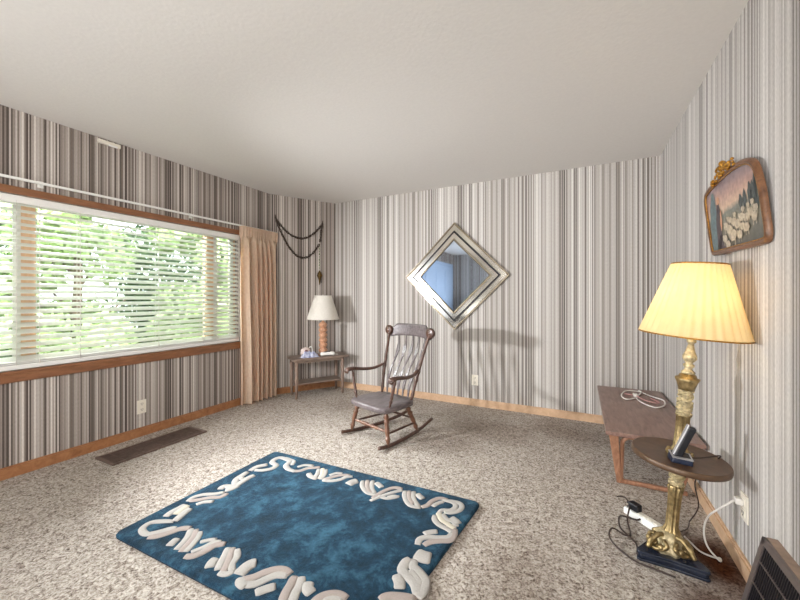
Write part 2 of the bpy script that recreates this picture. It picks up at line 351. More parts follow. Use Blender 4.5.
M['bark']=wood('bark',(60,48,38),(96,80,64),rough=.9)
M['lawn']=simple('lawn_grass',(150,170,110),.95,var=.25,scale=14)
M['darkwood']=wood('dark_stained_maple',(58,40,34),(104,76,64),scale=(8,8,2),rough=.3)
M['legwood']=wood('worn_maple_legs',(82,54,42),(128,90,68),scale=(8,8,2),rough=.35)
M['seatwood']=wood('grey_brown_seat',(74,66,68),(124,114,114),scale=(8,2,8),rough=.3)
M['walnut']=wood('walnut_table_top',(104,78,70),(150,120,108),scale=(7,1.2,7),rough=.28)
M['walnutleg']=wood('walnut_leg',(134,94,72),(180,134,106),scale=(8,8,1.5),rough=.35)
M['sidetop']=wood('greyed_side_table',(108,92,82),(150,132,118),scale=(2,8,8),rough=.4)
M['sideleg']=wood('greyed_side_table_leg',(112,92,80),(150,128,114),scale=(8,8,2),rough=.45)
M['copper']=simple('carved_maple_stem',(186,140,110),.35,var=.4,scale=60)
M['brass']=simple('antique_brass',(158,138,98),.4,.85,var=.4,scale=55,bump=.4)
M['brassw']=simple('antique_gilt_cream',(192,176,138),.45,.4,var=.45,scale=70,bump=.3)
M['brassd']=simple('dark_aged_brass',(96,76,44),.45,.8,var=.3,scale=60)
M['marble']=simple('black_blue_plinth',(30,36,50),.25,0,var=.3,scale=14)
M['traytop']=wood('brown_tray_top',(96,84,76),(134,120,110),scale=(2,7,7),rough=.3)
M['trayrim']=simple('tray_rim',(92,70,52),.4,.2,var=.2)
M['black']=simple('black_plastic',(26,27,32),.35,var=.2)
M['phone']=simple('blue_black_plastic',(34,42,62),.3,var=.15)
M['silver']=simple('silver_trim',(196,196,200),.3,.7,var=.05)
M['cordW']=simple('white_cord',(224,220,214),.45,var=.04)
M['cordP']=simple('rosy_cord',(186,140,136),.5,var=.06)
M['cordB']=simple('dark_brown_cord',(58,44,38),.5,var=.1)
M['cordG']=simple('grey_cord',(110,104,98),.5,var=.1)
M['outlet']=simple('ivory_outlet',(232,226,212),.4,var=.02)
M['slot']=simple('outlet_slot',(60,56,52),.6)
M['register']=simple('dark_bronze_register',(122,104,96),.45,.5,var=.2)
M['registerhole']=simple('register_shadow',(32,26,24),.8)
M['grille']=simple('black_louver',(40,38,42),.4,.3,var=.1)
M['grframe']=simple('pewter_vent_frame',(112,102,100),.4,.4,var=.1)
M['ventside']=simple('brown_vent_body',(138,118,104),.6,var=.15)
M['gold']=simple('gilt_gesso',(176,128,52),.35,.7,var=.35,scale=80,bump=.3)
M['frame']=wood('walnut_picture_frame',(86,56,38),(132,92,62),scale=(6,6,6),rough=.3)
M['chain']=simple('dark_iron_chain',(78,66,58),.5,.5,var=.2)
M['crystal']=simple('pale_green_glass_bead',(150,160,134),.15,.1,var=.3)
def mirror(name,c,r):
    m,nt,b,out=newmat(name); tc=N(nt,'ShaderNodeTexCoord'); nz=N(nt,'ShaderNodeTexNoise',i_Scale=3); nt.links.new(tc.outputs['Object'],nz.inputs[0])
    rp=ramp(nt,[(.3,c),(.7,tuple(min(255,x+6) for x in c))]); nt.links.new(nz.outputs[0],rp.inputs[0]); nt.links.new(rp.outputs[0],b.inputs['Base Color'])
    b.inputs['Metallic'].default_value=1; b.inputs['Roughness'].default_value=r; return m
M['mir']=mirror('mirror_glass',(196,210,228),.03)  # blue of the reflected room is partly tinted into the glass
M['mirb']=mirror('bevelled_mirror_strip',(205,200,190),.14)
M['mirc']=mirror('champagne_bead',(150,138,118),.3)

# ------------------------------------------------------------------ room
ZC=2.44
def wallmesh(name,quads,mat):
    """quads: list of 4 world points with uv u (metres along wall), v=z"""
    me=bpy.data.meshes.new(name); V=[];F=[];U=[]
    for q in quads:
        b=len(V)
        for (p,u) in q: V.append(p); U.append((u,p[2]))
        F.append((b,b+1,b+2,b+3))
    me.from_pydata(V,[],F); uv=me.uv_layers.new(name='UVMap')
    for i,u in enumerate(U): uv.data[i].uv=u
    me.materials.append(mat); o=bpy.data.objects.new(name,me); COL.objects.link(o); return struct(o)
def wq(a,b,z0,z1,u0=0,ref=None):
    ax,ay=a;bx,by=b;l=math.hypot(bx-ax,by-ay)
    return [((ax,ay,z0),u0),((bx,by,z0),u0+l),((bx,by,z1),u0+l),((ax,ay,z1),u0)]
XL,XR,YB,YF=-3.355,.634,3.84,-2.6
KY=3.116; KX2=-2.918
WY0,WY1,WZ0,WZ1=.62,2.70,.70,1.875
T=.16
u=lambda y:y-YF
# left wall with real window hole, plus its thickness
q=[wq((XL,YF),(XL,WY0),0,ZC,0),wq((XL,WY0),(XL,WY1),0,WZ0,u(WY0)),wq((XL,WY0),(XL,WY1),WZ1,ZC,u(WY0)),wq((XL,WY1),(XL,KY),0,ZC,u(WY1))]
XO=XL-T
q+=[wq((XO,YF),(XO,WY0),0,ZC,0),wq((XO,WY0),(XO,WY1),0,WZ0,u(WY0)),wq((XO,WY0),(XO,WY1),WZ1,ZC,u(WY0)),wq((XO,WY1),(XO,KY+.1),0,ZC,u(WY1))]
q+=[wq((XO,WY0),(XL,WY0),WZ0,WZ1,0),wq((XO,WY1),(XL,WY1),WZ0,WZ1,0),
    [((XO,WY0,WZ0),0),((XL,WY0,WZ0),.1),((XL,WY1,WZ0),.1),((XO,WY1,WZ0),0)],[((XO,WY0,WZ1),0),((XL,WY0,WZ1),.1),((XL,WY1,WZ1),.1),((XO,WY1,WZ1),0)]]
wallmesh('wall_left',q,M['paperShaded'])
wallmesh('wall_corner',[wq((XL,KY),(KX2,YB),0,ZC,0)],M['paperShaded'])
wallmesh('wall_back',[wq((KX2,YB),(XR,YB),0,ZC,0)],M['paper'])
wallmesh('wall_right',[wq((XR,YB),(XR,YF),0,ZC,0)],M['paperLit'])
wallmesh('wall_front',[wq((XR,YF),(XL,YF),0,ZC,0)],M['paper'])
fb=MB(); fp=[(XL,YF),(XR,YF),(XR,YB),(KX2,YB),(XL,KY)]
fb.prism(fp,-.12,0); struct(fb.build('floor',M['carpet']))
cb=MB(); cb.prism([(XO,YF-.1),(XR+.1,YF-.1),(XR+.1,YB+.1),(XO,YB+.1)],ZC,ZC+.15); struct(cb.build('ceiling',M['ceil']))
# baseboards
def base(name,a,b,mat,h=.075,t=.016):
    a=Vector(a);b=Vector(b);d=(b-a).normalized();n=Vector((-d.y,d.x))
    if n.dot(Vector((-1.4,1.0))-a)<0:n=-n
    m=MB(); P=[a,b,b+n*t,a+n*t]; m.prism([tuple(p) for p in P],0,h-.01)
    P2=[a,b,b+n*t*.55,a+n*t*.55]; m.prism([tuple(p) for p in P2],h-.01,h)
    return struct(m.build(name,mat))
base('baseboard_left',(XL,YF),(XL,KY),M['oak'])
base('baseboard_corner',(XL,KY),(KX2,YB),M['oak'])
base('baseboard_back',(KX2,YB),(XR,YB),M['oakpale'])
base('baseboard_right',(XR,YB),(XR,1.76),M['oakpale'])
# window: frame, casing, sashes, glass
MUL=(1.036,2.402)
w=empty('window_1',(XL,1.67,0)); struct(w)
def wl(m,c,d,**k): m.box((c[0]-XL,c[1]-1.67,c[2]),d,**k)
m=MB()
wl(m,(XL+.009,1.66,1.90),(.018,2.24,.05),ch=.004)        # head casing
wl(m,(XL+.009,WY1+.03,1.29),(.018,.06,1.22),ch=.004)
wl(m,(XL+.009,WY0-.03,1.29),(.018,.06,1.22),ch=.004)
wl(m,(XL+.009,1.67,.652),(.018,2.2,.056),ch=.004)         # apron
wl(m,(XL-.03,1.66,.689),(.09,2.2,.022),ch=.005)           # stool
m.build('window_casing',M['casing'],w)
m=MB()
for y in MUL: wl(m,(XL-.115,y,1.29),(.07,.075,1.18),ch=.004)
for z in (WZ0+.02,WZ1-.02): wl(m,(XL-.115,1.67,z),(.06,2.1,.04))
for y in (WY0+.02,WY1-.02): wl(m,(XL-.115,y,1.29),(.06,.04,1.18))
m.build('window_frame',M['mullion'],w)
for y0,y1 in ((.66,1.005),(2.44,2.68)):
    m=MB(); yc=(y0+y1)/2
    for y in (y0+.02,y1-.02): wl(m,(XL-.10,y,1.29),(.03,.04,1.18))
    for z in (.735,1.855): wl(m,(XL-.10,yc,z),(.03,y1-y0,.04))
    sash=m.build('sash',M['white'],w); m=MB(); wl(m,(XL-.115,yc,1.29),(.004,y1-y0,1.1)); m.build('window_pane',M['glass'],sash)
for y0,y1 in ((1.07,2.37),):
    m=MB(); wl(m,(XL-.115,(y0+y1)/2,1.29),(.004,y1-y0,1.1)); m.build('window_pane',M['glass'],w)

m=MB(); dm=simple('pale_blue_reflection_paint',(176,196,220),.5,var=.04)  # added unseen panel, gives the mirror a pale blue to reflect
m.box((XL+.02,-1.25,1.03),(.04,2.1,2.06),ch=.004)
for y in(-1.95,-1.25,-.55):
    for z in(.5,1.5): m.box((XL+.045,y,z),(.012,.5,.75 if z<1 else .85),ch=.004)
struct(m.build('reflection_panel',dm))
m=MB(); m.box((XL+.02,-.17,1.06),(.045,.06,2.12)); m.box((XL+.02,-2.33,1.06),(.045,.06,2.12)); m.box((XL+.02,-1.25,2.1),(.045,2.22,.07)); struct(m.build('reflection_panel_trim',dm))  # surround added with the panel, also only for the mirror reflection
# ------------------------------------------------------------------ outside
g=MB(); g.box((-12,3,-.55),(17,40,.1)); struct(g.build('lawn_ground',M['lawn']))  # grass ground outside below the trees, not a trim piece
def leafy(name,x,y,h,r,n,mat,label,z0=0,seed=1):
    rd=random.Random(seed); t=empty(name,(x,y,-.5),0,label,'tree','trees outside the window')
    m=MB(); m.tube([(0,0,0),(.05,.03,h*.5),(0,0,h*.8)],[.09,.06,.03],8)
    for k in range(6):
        a=rd.random()*6.28; m.tube([(0,0,h*(.25+.08*k)),(math.cos(a)*r*.7,math.sin(a)*r*.7,h*(.4+.08*k))],[.03,.01],6)
    m.build('trunk',M['bark'],t)
    m=MB()
    blobs=[]
    for k in range(26):
        a=rd.random()*6.28; rr=r*math.sqrt(rd.random())*.85; blobs.append((math.cos(a)*rr,math.sin(a)*rr,z0+rd.random()*(h-z0),r*(.25+.25*rd.random())))
    for k in range(n):
        bx,by,bz,br=blobs[rd.randrange(len(blobs))]
        d=Vector((rd.gauss(0,1),rd.gauss(0,1),rd.gauss(0,1))).normalized()*br*(.7+.4*rd.random())
        c=Vector((bx,by,bz))+d; s=.065+.07*rd.random()
        a=Vector((rd.gauss(0,1),rd.gauss(0,1),rd.gauss(0,1))).normalized(); b=a.cross(d).normalized()
        m.add([c-a*s,c+b*s*.45,c+a*s,c-b*s*.45],[(0,1,2,3)])
    m.build('foliage',mat,t,fixn=False)
G='trees outside the window'
leafy('garden_tree',-7.0,.1,3.6,1.0,7000,M['leafA'],'bright green leafy tree nearest the left end of the window',seed=2)
leafy('garden_tree',-7.2,2.7,4.2,1.05,9500,M['leafA'],'bright green leafy tree seen through the left middle of the blind',seed=3)
leafy('garden_tree',-7.3,5.1,3.3,1.1,8000,M['leafA'],'green leafy tree seen through the right half of the blind',seed=4)
leafy('garden_tree',-10.6,2.2,5.0,1.6,6500,M['leafB'],'dark green tree standing behind the gap between bright ones',seed=5)
leafy('garden_tree',-10.4,6.2,3.0,1.9,6000,M['leafB'],'dark low tree seen through the right end of the window',seed=6)
leafy('garden_tree',-10.2,-1.4,4.0,1.5,3500,M['leafB'],'dark green tree beyond the left edge of the window',seed=8)

# ------------------------------------------------------------------ blind, rod, drape
bl=empty('venetian_blind',(-3.387,1.655,.697),0,'wide white two inch slat blind covering the whole picture window','blind')
m=MB(); m.box((0,0,1.15),(.055,2.085,.05),ch=.004); m.build('headrail',M['white'],bl)
m=MB(); m.box((0,0,.022),(.05,2.085,.034),ch=.004); m.box((0,0,.046),(.048,2.08,.006)); m.box((.001,0,.056),(.048,2.08,.006)); m.build('bottom_rail',M['white'],bl)
m=MB(); ta=math.radians(31)
for k in range(24):
    z=.075+k*.0455
    P=[]
    for sgn in (0,1):
        for j in range(5):
            t=(j-2)/2*.025; cz=.003*(1-(j-2)**2/4)
            x=t*math.cos(ta); zz=-t*math.sin(ta)+cz+sgn*.0025
            P.append((x,zz))
    ring=P[:5]+P[5:][::-1]
    V=[(x,y,z+zz) for y in(-1.04,1.04) for x,zz in ring]
    F=[(i,(i+1)%10,10+(i+1)%10,10+i) for i in range(10)]+[list(range(10))[::-1],list(range(10,20))]
    m.add(V,F)
m.build('slats',M['slat'],bl)
for y in (-.70,-.585,-.36,.2,.62,.78,1.0):
    m=MB(); 
    for x in(-.026,.026): m.tube([(x,y,.03),(x,y,1.14)],.0022,5)
    m.build('ladder_cord',M['cordW'],bl)
m=MB(); m.tube([(.035,-.98,1.12),(.036,-.98,.4)],.004,8); m.build('tilt_wand',M['white'],bl)

rod=empty('curtain_rod',(-3.31,1.69,1.972),0,'thin white curtain traverse rod running above the picture window','curtain rod')
m=MB(); m.box((0,0,0),(.018,2.98,.016),ch=.003); m.tube([(0,1.49,0),(-.045,1.51,0)],.007,8); m.build('rail',M['white'],rod)
for y in (-.62,.45,1.38,-1.45):
    m=MB(); m.box((-.0225,y,-.0),(.045,.012,.02)); m.box((-.042,y,-.0),(.006,.03,.045)); m.build('bracket',M['white'],rod)

dr=empty('drape',(-3.279,2.915,0),0,'sand coloured pleated drape hanging at the right end of the window','curtain')
m=MB()
def dfn(a,b):   # a across, b down
    y=-.262+.49*a; z=1.965-b*1.95
    w_=a+.035*math.sin(9*a+1.0)+.02*math.sin(17*a)*min(1,b*3)
    ph=2*PI*(7.0*w_)+.35*math.sin(5*b+3*a)
    am=.012+.026*min(1,b*5)
    s_=math.sin(ph); x=am*(abs(s_)**.8*(1 if s_>0 else -1))+.007*math.sin(2.1*ph+3*b)
    if b<.06: x=.014*math.sin(ph*2.5)*(1-.3*b/.06)
    y+=.016*math.cos(ph)*min(1,b*5)+.012*b*math.sin(a*9)
    x-=.05*max(0,(.06-a))/.06; y+=.03*a*b
    return (x+.02,y,z)
m.grid(dfn,170,40); o=m.build('panel',M['drape'],dr,fixn=False)
m=MB(); m.grid(lambda a,b:(lambda p:(p[0]+.002,p[1],p[2]))(dfn(a,b*.055)),170,3); m.build('pleated_heading',M['drape'],dr,fixn=False)

# ------------------------------------------------------------------ small wall fittings
def outlet(loc,rz,label,plug=False):
    t=empty('wall_outlet',loc,rz,label,'outlet')   # local -y faces room
    m=MB(); m.box((0,-.003,0),(.072,.006,.115),ch=.002); m.build('cover_plate',M['outlet'],t)
    for z in (-.024,.024):
        m=MB(); m.box((0,-.0075,z),(.034,.003,.03),ch=.001); 
        for x in(-.007,.007): m.box((x,-.0095,z+.003),(.003,.001,.012),mat=1)
        m.box((0,-.0095,z-.009),(.005,.001,.005),mat=1)
        m.build('socket',[M['outlet'],M['slot']],t)
    return t
outlet((XL,1.71,.25),PI/2,'ivory duplex wall outlet low under the picture window')
outlet((-1.026,YB,.28),0,'ivory duplex wall outlet low on the back wall beside the rocking chair')
outlet((XR,2.03,.285),-PI/2,'ivory wall outlet behind the brass floor lamp with a plug in it')

t=empty('ceiling_bracket',(XL,1.47,2.40),0,'small cream plastic bracket high on the window wall touching the ceiling','bracket')
m=MB(); m.box((.014,0,.008),(.028,.15,.03),ch=.004); m.build('housing',M['outlet'],t)
m=MB(); m.box((.03,.02,-.008),(.01,.06,.012),ch=.002); m.build('clip',M['white'],t)

rg=empty('floor_register',(-3.055,1.665,0),0,'long dark bronze floor register with slots set in carpet below the window','vent')
m=MB()
for x in(-.112,.112): m.box((x,0,.006),(.024,.71,.012),ch=.002)
for y in(-.345,.345): m.box((0,y,.006),(.22,.024,.012),ch=.002)
m.build('frame',M['register'],rg)
m=MB(); m.box((0,0,.002),(.22,.69,.003)); m.build('duct_opening',M['registerhole'],rg)
m=MB()
for k in range(9): m.box((-.08+k*.02,0,.007),(.009,.68,.007))
for k in range(5): m.box((0,-.27+.135*k,.0068),(.2,.005,.006))
m.build('louvers',M['register'],rg)

# ------------------------------------------------------------------ chain swag
def chain(m,pts,pitch=.03,r=.0065):
    pts=[Vector(p) for p in pts]; acc=0; segs=[]
    i=0; cur=pts[0]; out=[cur]
    for a,b in zip(pts,pts[1:]):
        L=(b-a).length; d=(b-a).normalized(); s=pitch-acc
        while s<=L: out.append(a+d*s); s+=pitch
        acc=L-(s-pitch)
    for k in range(len(out)-1):
        c=(out[k]+out[k+1])/2; d=(out[k+1]-out[k]).normalized()
        side=d.cross(Vector((.846,-.534,0))).normalized() if k%2 else Vector((.846,-.534,0))
        R=[c+d*math.cos(2*PI*j/8)*pitch*.72+side*math.sin(2*PI*j/8)*pitch*.34 for j in range(8)]
        m.tube(R,r*.8,5,closed=True)
nA=Vector((.846,-.534,0)); off=nA*.025
A=Vector((-3.333,3.183,2.158))+off; B=Vector((-3.016,3.685,2.147))+off; C_=Vector((-3.038,3.651,1.885))+off
sw=empty('chain_swag',tuple(A),0,'dark iron swag lamp chain draped in two loops on corner wall','chain')
def swag(a,b,low,n=16):
    out=[]
    for i in range(n+1):
        t=i/n; p=a.lerp(b,t); base=4*t*(1-t); lowz=low; mid=(a.z+b.z)/2
        p.z-= base*(mid-lowz); out.append(p-A)
    return out
m=MB(); chain(m,swag(A,B,1.93)); chain(m,swag(A,C_,1.70)); chain(m,[B-A,C_-A]); m.build('chain',M['chain'],sw)
for p in (A,B):
    m=MB(); q_=p-A; m.tube([q_-off,q_,q_+Vector((0,0,.02)),q_+Vector((0,0,.035))+nA*-.01],.005,8); m.ball(q_-off*.8,.012); m.build('wall_hook',M['chain'],sw)
m=MB(); q_=C_-A
for k in range(9): m.ball(q_+Vector((0,0,-.03-.036*k)),.012 if k%2 else .008,n=8)
m.build('bead_string',M['crystal'],sw)
m=MB(); m.lathe([(.001,0),(.012,-.01),(.03,-.05),(.036,-.07),(.02,-.1),(.012,-.14),(.001,-.19)],12,Matrix.Translation(q_+Vector((0,0,-.35)))); m.build('pendant_drop',M['brassd'],sw)

# ------------------------------------------------------------------ side table in the corner
RT=math.atan2(.846,.534)
st=empty('side_table',(-2.890,3.442,0),RT,'small greyed wooden side table with lower shelf in the far corner','table')
m=MB(); m.box((.01,0,.457),(.69,.31,.026),ch=.004); m.build('tabletop',M['sidetop'],st)
m=MB()
for y in(-.115,.115): m.box((0,y,.43),(.58,.014,.036))
for x in(-.285,.285): m.box((x,0,.43),(.014,.23,.036))
m.build('apron',M['sidetop'],st)
m=MB(); m.box((0,0,.165),(.56,.22,.016),ch=.003); m.build('shelf',M['sidetop'],st)
for x in(-.285,.285):
    for y in(-.115,.115):
        m=MB(); m.tube([(x,y,0),(x,y,.12),(x,y,.19),(x,y,.448)],[.013,.018,.021,.022],10); m.build('leg',M['sideleg'],st)

tl=empty('table_lamp',(-2.835,3.482,.47),0,'unlit table lamp with white cone shade and carved wooden stem on the corner side table','lamp')
m=MB(); m.lathe([(.06,0),(.062,.012),(.045,.02),(.03,.03)],24); m.build('base',M['copper'],tl)
m=MB(); prof=[(.028,.028)]
for k in range(6):
    z=.035+k*.062
    prof+=[(.034,z),(.046,z+.012),(.053,z+.03),(.046,z+.048),(.034,z+.06)]
prof+=[(.02,.41),(.012,.43)]
m.lathe(prof,20,rip=lambda k,n,i:1+.07*math.cos(k/n*2*PI*6+i*.9)); m.build('stem',M['copper'],tl)
m=MB(); m.lathe([(.197,.448),(.105,.735)],40); m.f=m.f[:-2]; m.m=m.m[:-2]; m.sm=m.sm[:-2]; o=m.build('lamp_shade',M['shadeW'],tl,fixn=False); 
for p in o.data.polygons[:]: pass
m=MB(); m.tube([(.197*math.cos(a*PI/20),.197*math.sin(a*PI/20),.448) for a in range(40)],.004,6,closed=True); m.tube([(.105*math.cos(a*PI/20),.105*math.sin(a*PI/20),.735) for a in range(40)],.004,6,closed=True)
m.tube([(-.105,0,.73),(.105,0,.73)],.003,6); m.tube([(0,0,.42),(0,0,.75)],.004,6); m.build('shade_ring',M['shadeW'],o)

# little things on the side table (table frame: x along table, y<0 is the front side)
def ontable(x,y):
    c,s=math.cos(RT),math.sin(RT); return (-2.897+c*x-s*y,3.432+s*x+c*y,.47)
FR=-1
fg=empty('porcelain_figurine',ontable(-.13,.02),RT,'small pale pink rounded porcelain ornament with dark opening left of the table lamp','figurine')
m=MB(); m.lathe([(.04,0),(.055,.01),(.062,.045),(.056,.08),(.035,.102),(.001,.11)],20,Matrix.Diagonal((1,.62,1,1))); fb_=m.build('body',simple('pale_porcelain',(216,200,194),.25,var=.08),fg)
m=MB(); m.ball((.0,-.036,.055),.024,sc=(1,.3,1.1)); m.build('opening',simple('figurine_mauve',(130,92,94),.4),fb_)
m=MB(); m.tube(smooth([(.045,0,.1),(.07,-.01,.11),(.085,-.01,.06),(.07,-.01,.02)],4),.006,6); m.build('handle',M['white'],fb_)
bagm=MB()
rd=random.Random(3)
bagm.grid(lambda a,b:(lambda n:((a-.5)*.2+.015*noise.noise(Vector((a*7,b*7,3))),(b-.5)*.12+.012*noise.noise(Vector((a*7,b*7,9))),.004+max(0,(1-(2*a-1)**4)*(1-(2*b-1)**4))*(.035+.06*abs(noise.noise(Vector((a*6,b*6,1)))))))(0),26,20,smooth=False)
bg=bagm.build('plastic_packet',None or trans('blue_white_plastic',(150,160,206),(226,228,240),.2,scale=28,rough=.2),fixn=False)
bg.location=ontable(-.11,-.085); bg.rotation_euler=(0,0,RT); tag(bg,'crumpled blue and white plastic packet at the front of the side table','packet')
hs=empty('white_handset',ontable(.11,-.09),RT-.15,'white cordless handset lying flat on the side table right of the packet','telephone')
m=MB(); m.tube(smooth([(-.085,0,.020),(-.05,0,.027),(0,0,.028),(.05,0,.027),(.085,0,.022)],4),[.02]+[.03]*15+[.022],10,flat=(1.1,.8)); hb=m.build('body',M['white'],hs)
m=MB()
for i in range(4):
    for j in range(3): m.box((-.03+.018*i,-.013+.013*j,.0505),(.010,.008,.006))
m.build('keypad',M['slot'],hb)
m=MB(); m.tube(smooth([(.085,0,.018),(.12,-.01,.01),(.13,.04,.008),(.06,.07,.008)],5),.003,6); m.build('cord',M['cordW'],hs)

# ------------------------------------------------------------------ rocking chair
ch=empty('rocking_chair',(-1.593,2.438,0),-.31,'dark wooden rocking chair with slatted back standing on the carpet','chair')
def P(name,m,mat): return m.build(name,mat,ch)
for s in(-1,1):
    m=MB(); pts=[(s*.239,-.02,.03),(s*.236,.06,.019),(s*.225,.18,.013),(s*.205,.34,.013),(s*.185,.5,.022),(s*.168,.62,.04),(s*.158,.71,.062)]
    m.tube(smooth(pts,4),.016,8,flat=(.85,1.0)); P('rocker',m,M['darkwood'])
# seat: saddle plank
m=MB()
seat=[(-.19,.03),(-.12,.015),(0,.01),(.12,.015),(.19,.03),(.222,.07),(.228,.16),(.222,.28),(.212,.37),(.18,.405),(0,.42),(-.18,.405),(-.212,.37),(-.222,.28),(-.228,.16),(-.222,.07)]
seat=[(x*1.03,y+.02) for x,y in seat]
n=len(seat)
def ring(sc,z): return [(x*sc,(y-.235)*sc+.235,z) for x,y in seat]
R=[ring(.95,.264),ring(1.0,.270),ring(1.0,.300),ring(.975,.308),ring(.6,.298),ring(.25,.295)]
V=[v for r in R for v in r]; F=[(i*n+k,i*n+(k+1)%n,(i+1)*n+(k+1)%n,(i+1)*n+k) for i in range(len(R)-1) for k in range(n)]
F+=[list(range(n))[::-1],[(len(R)-1)*n+k for k in range(n)]]
m.add(V,F,0,True); o=P('seat',m,M['seatwood'])
def turned(m,a,b,r,bands=((.2,1.5),(.28,.8),(.34,1.4),(.6,1.15),(.75,.8),(.85,1.35)),n=10):
    a=Vector(a);b=Vector(b);pts=[];rs=[]
    K=28
    for i in range(K+1):
        t=i/K; f=1+.25*math.sin(PI*t)
        for c,g in bands: f*=1+(g-1)*math.exp(-((t-c)/.03)**2)
        pts.append(a.lerp(b,t)); rs.append(r*f*(.8 if t<.05 or t>.95 else 1))
    m.tube(pts,rs,n)
for s in(-1,1):
    m=MB(); turned(m,(s*.175,.11,.278),(s*.233,.085,.03),.015); P('leg',m,M['legwood'])
    m=MB(); turned(m,(s*.165,.36,.278),(s*.192,.47,.033),.015); P('leg',m,M['legwood'])
for s in(-1,1):
    for z,k in((.20,.3),(.10,.7)):
        a=Vector((s*.175,.11,.278)).lerp(Vector((s*.233,.085,.03)),k); b=Vector((s*.165,.36,.278)).lerp(Vector((s*.192,.47,.033)),k+.02)
        if z==.20: continue
        m=MB(); m.tube([a,a.lerp(b,.5),b],[.007,.011,.007],8); P('stretcher',m,M['darkwood'])
m=MB(); turned(m,(-.215,.093,.12),(.215,.093,.12),.009,bands=((.3,1.5),(.42,1.6),(.5,.8),(.58,1.6),(.7,1.5))); P('stretcher',m,M['legwood'])
m=MB(); m.tube([(-.18,.41,.15),(0,.41,.15),(.18,.41,.15)],[.007,.011,.007],8); P('stretcher',m,M['darkwood'])
# back posts
for s in(-1,1):
    m=MB(); a=Vector((s*.186,.40,.3)); b=Vector((s*.252,.572,.875)); pts=[];rs=[]
    for i in range(25):
        t=i/24; p=a.lerp(b,t); p.y+=.02*math.sin(PI*t)*-.6; pts.append(p); f=.0115+.003*math.sin(PI*t)
        for c in(.08,.3,.42): f+=.004*math.exp(-((t-c)/.025)**2)
        rs.append(f)
    m.tube(pts,rs,10); P('back_post',m,M['darkwood'])
# crest rail with rolled ears, bowed backward
m=MB()
def crest(a,b):
    x=(a-.5)*.52; y=.573+.045*(1-(2*a-1)**2); top=.938-.012*abs(2*a-1)**3; bot=.806+.02*(1-(2*a-1)**2)
    if abs(x)>.19: top-=.025*min(1,(abs(x)-.19)/.01)
    z=bot+(top-bot)*b; return x,y+.03*(z-.82),z
def cf(side):
    return lambda a,b:(lambda q:(q[0],q[1]+side,q[2]))(crest(a,b))
m.grid(cf(-.009),40,6); m.grid(cf(.009),40,6)
for b in(0,1):
    for i in range(40):
        p=[crest(i/40,b),crest((i+1)/40,b)]
        m.add([(p[0][0],p[0][1]-.009,p[0][2]),(p[1][0],p[1][1]-.009,p[1][2]),(p[1][0],p[1][1]+.009,p[1][2]),(p[0][0],p[0][1]+.009,p[0][2])],[(0,1,2,3)])
P('crest_rail',m,M['seatwood'])
for s in(-1,1):
    m=MB(); Mx=Matrix.Translation((s*.262,.566,.87))@Matrix.Rotation(PI/2,4,'X')
    m.lathe([(.001,-.018),(.036,-.018),(.046,-.01),(.046,.01),(.036,.018),(.022,.014),(.014,.02),(.001,.022)],20,Mx); P('rolled_ear',m,M['darkwood'])
for k in range(5):
    x0=(-.13+.065*k); x1=x0*1.28
    m=MB(); V=[];K=18
    for i in range(K+1):
        t=i/K; z=.298+(.545)*t; x=x0+(x1-x0)*t+.0; y=.415+.175*t-.03*math.sin(2*PI*t)*.9+.04*(1-(2*(.5+x1/.5)-1)**2)*t
        hw=.006+.009*math.exp(-((t-.28)/.14)**2)+.013*math.exp(-((t-.72)/.12)**2)
        V+=[(x-hw,y-.005,z),(x+hw,y-.005,z),(x+hw,y+.005,z),(x-hw,y+.005,z)]
    F=[(i*4+j,i*4+(j+1)%4,(i+1)*4+(j+1)%4,(i+1)*4+j) for i in range(K) for j in range(4)]+[(3,2,1,0),(K*4,K*4+1,K*4+2,K*4+3)]
    m.add(V,F,0,False); P('back_splat',m,M['seatwood'])
for s in(-1,1):
    m=MB(); pts=smooth([(s*.283,.075,.515),(s*.284,.065,.532),(s*.282,.085,.548),(s*.276,.15,.547),(s*.262,.26,.530),(s*.244,.36,.53),(s*.219,.455,.558)],4)
    L_=len(pts); rs=[.016+.014*min(1,i/5)-(.013*max(0,(i-8)/(L_-8))) for i in range(L_)]
    m.tube(pts,rs,10,flat=(1.0,.62)); P('armrest',m,M['darkwood'])
    m=MB(); turned(m,(s*.21,.12,.303),(s*.277,.125,.54),.009); P('arm_support',m,M['darkwood'])

# ------------------------------------------------------------------ diamond mirror on the back wall
mi=empty('diamond_mirror',(-1.254,YB,1.423),0,'large diamond shaped mirror with stepped mirrored frame on the striped wall','mirror')
def diamond(name,r0,r1,y0,y1,mat,bev=.0,off=(0,0)):
    m=MB(); ro=[r0,r0-bev]
    def D(r,y): return [(off[0]-r,y,off[1]),(off[0],y,off[1]+r),(off[0]+r,y,off[1]),(off[0],y,off[1]-r)]
    if r1>0:
        R=[D(r0,y0),D(r0,y1+bev*.4),D(r0-bev,y1),D(r1+bev,y1),D(r1,y1+bev*.4),D(r1,y0)]
        V=[v for r in R for v in r]; K=len(R)
        F=[((i%K)*4+j,(i%K)*4+(j+1)%4,((i+1)%K)*4+(j+1)%4,((i+1)%K)*4+j) for i in range(K) for j in range(4)]
    else:
        R=[D(r0,y0),D(r0,y1+bev*.4),D(r0-bev,y1)]
        V=[v for r in R for v in r]; F=[(i*4+j,i*4+(j+1)%4,(i+1)*4+(j+1)%4,(i+1)*4+j) for i in range(2) for j in range(4)]+[(0,1,2,3),(8,9,10,11)]
    m.add(V,F); return m.build(name,mat,mi)
diamond('backing_board',.585,0,-.001,-.012,M['black'])
diamond('outer_edge_bead',.602,.585,-.001,-.034,M['mirc'],.004)
diamond('outer_mirror_strip',.585,.505,-.012,-.024,M['mirb'],.008)
diamond('dark_inlay',.508,.492,-.012,-.040,M['grille'],.002)
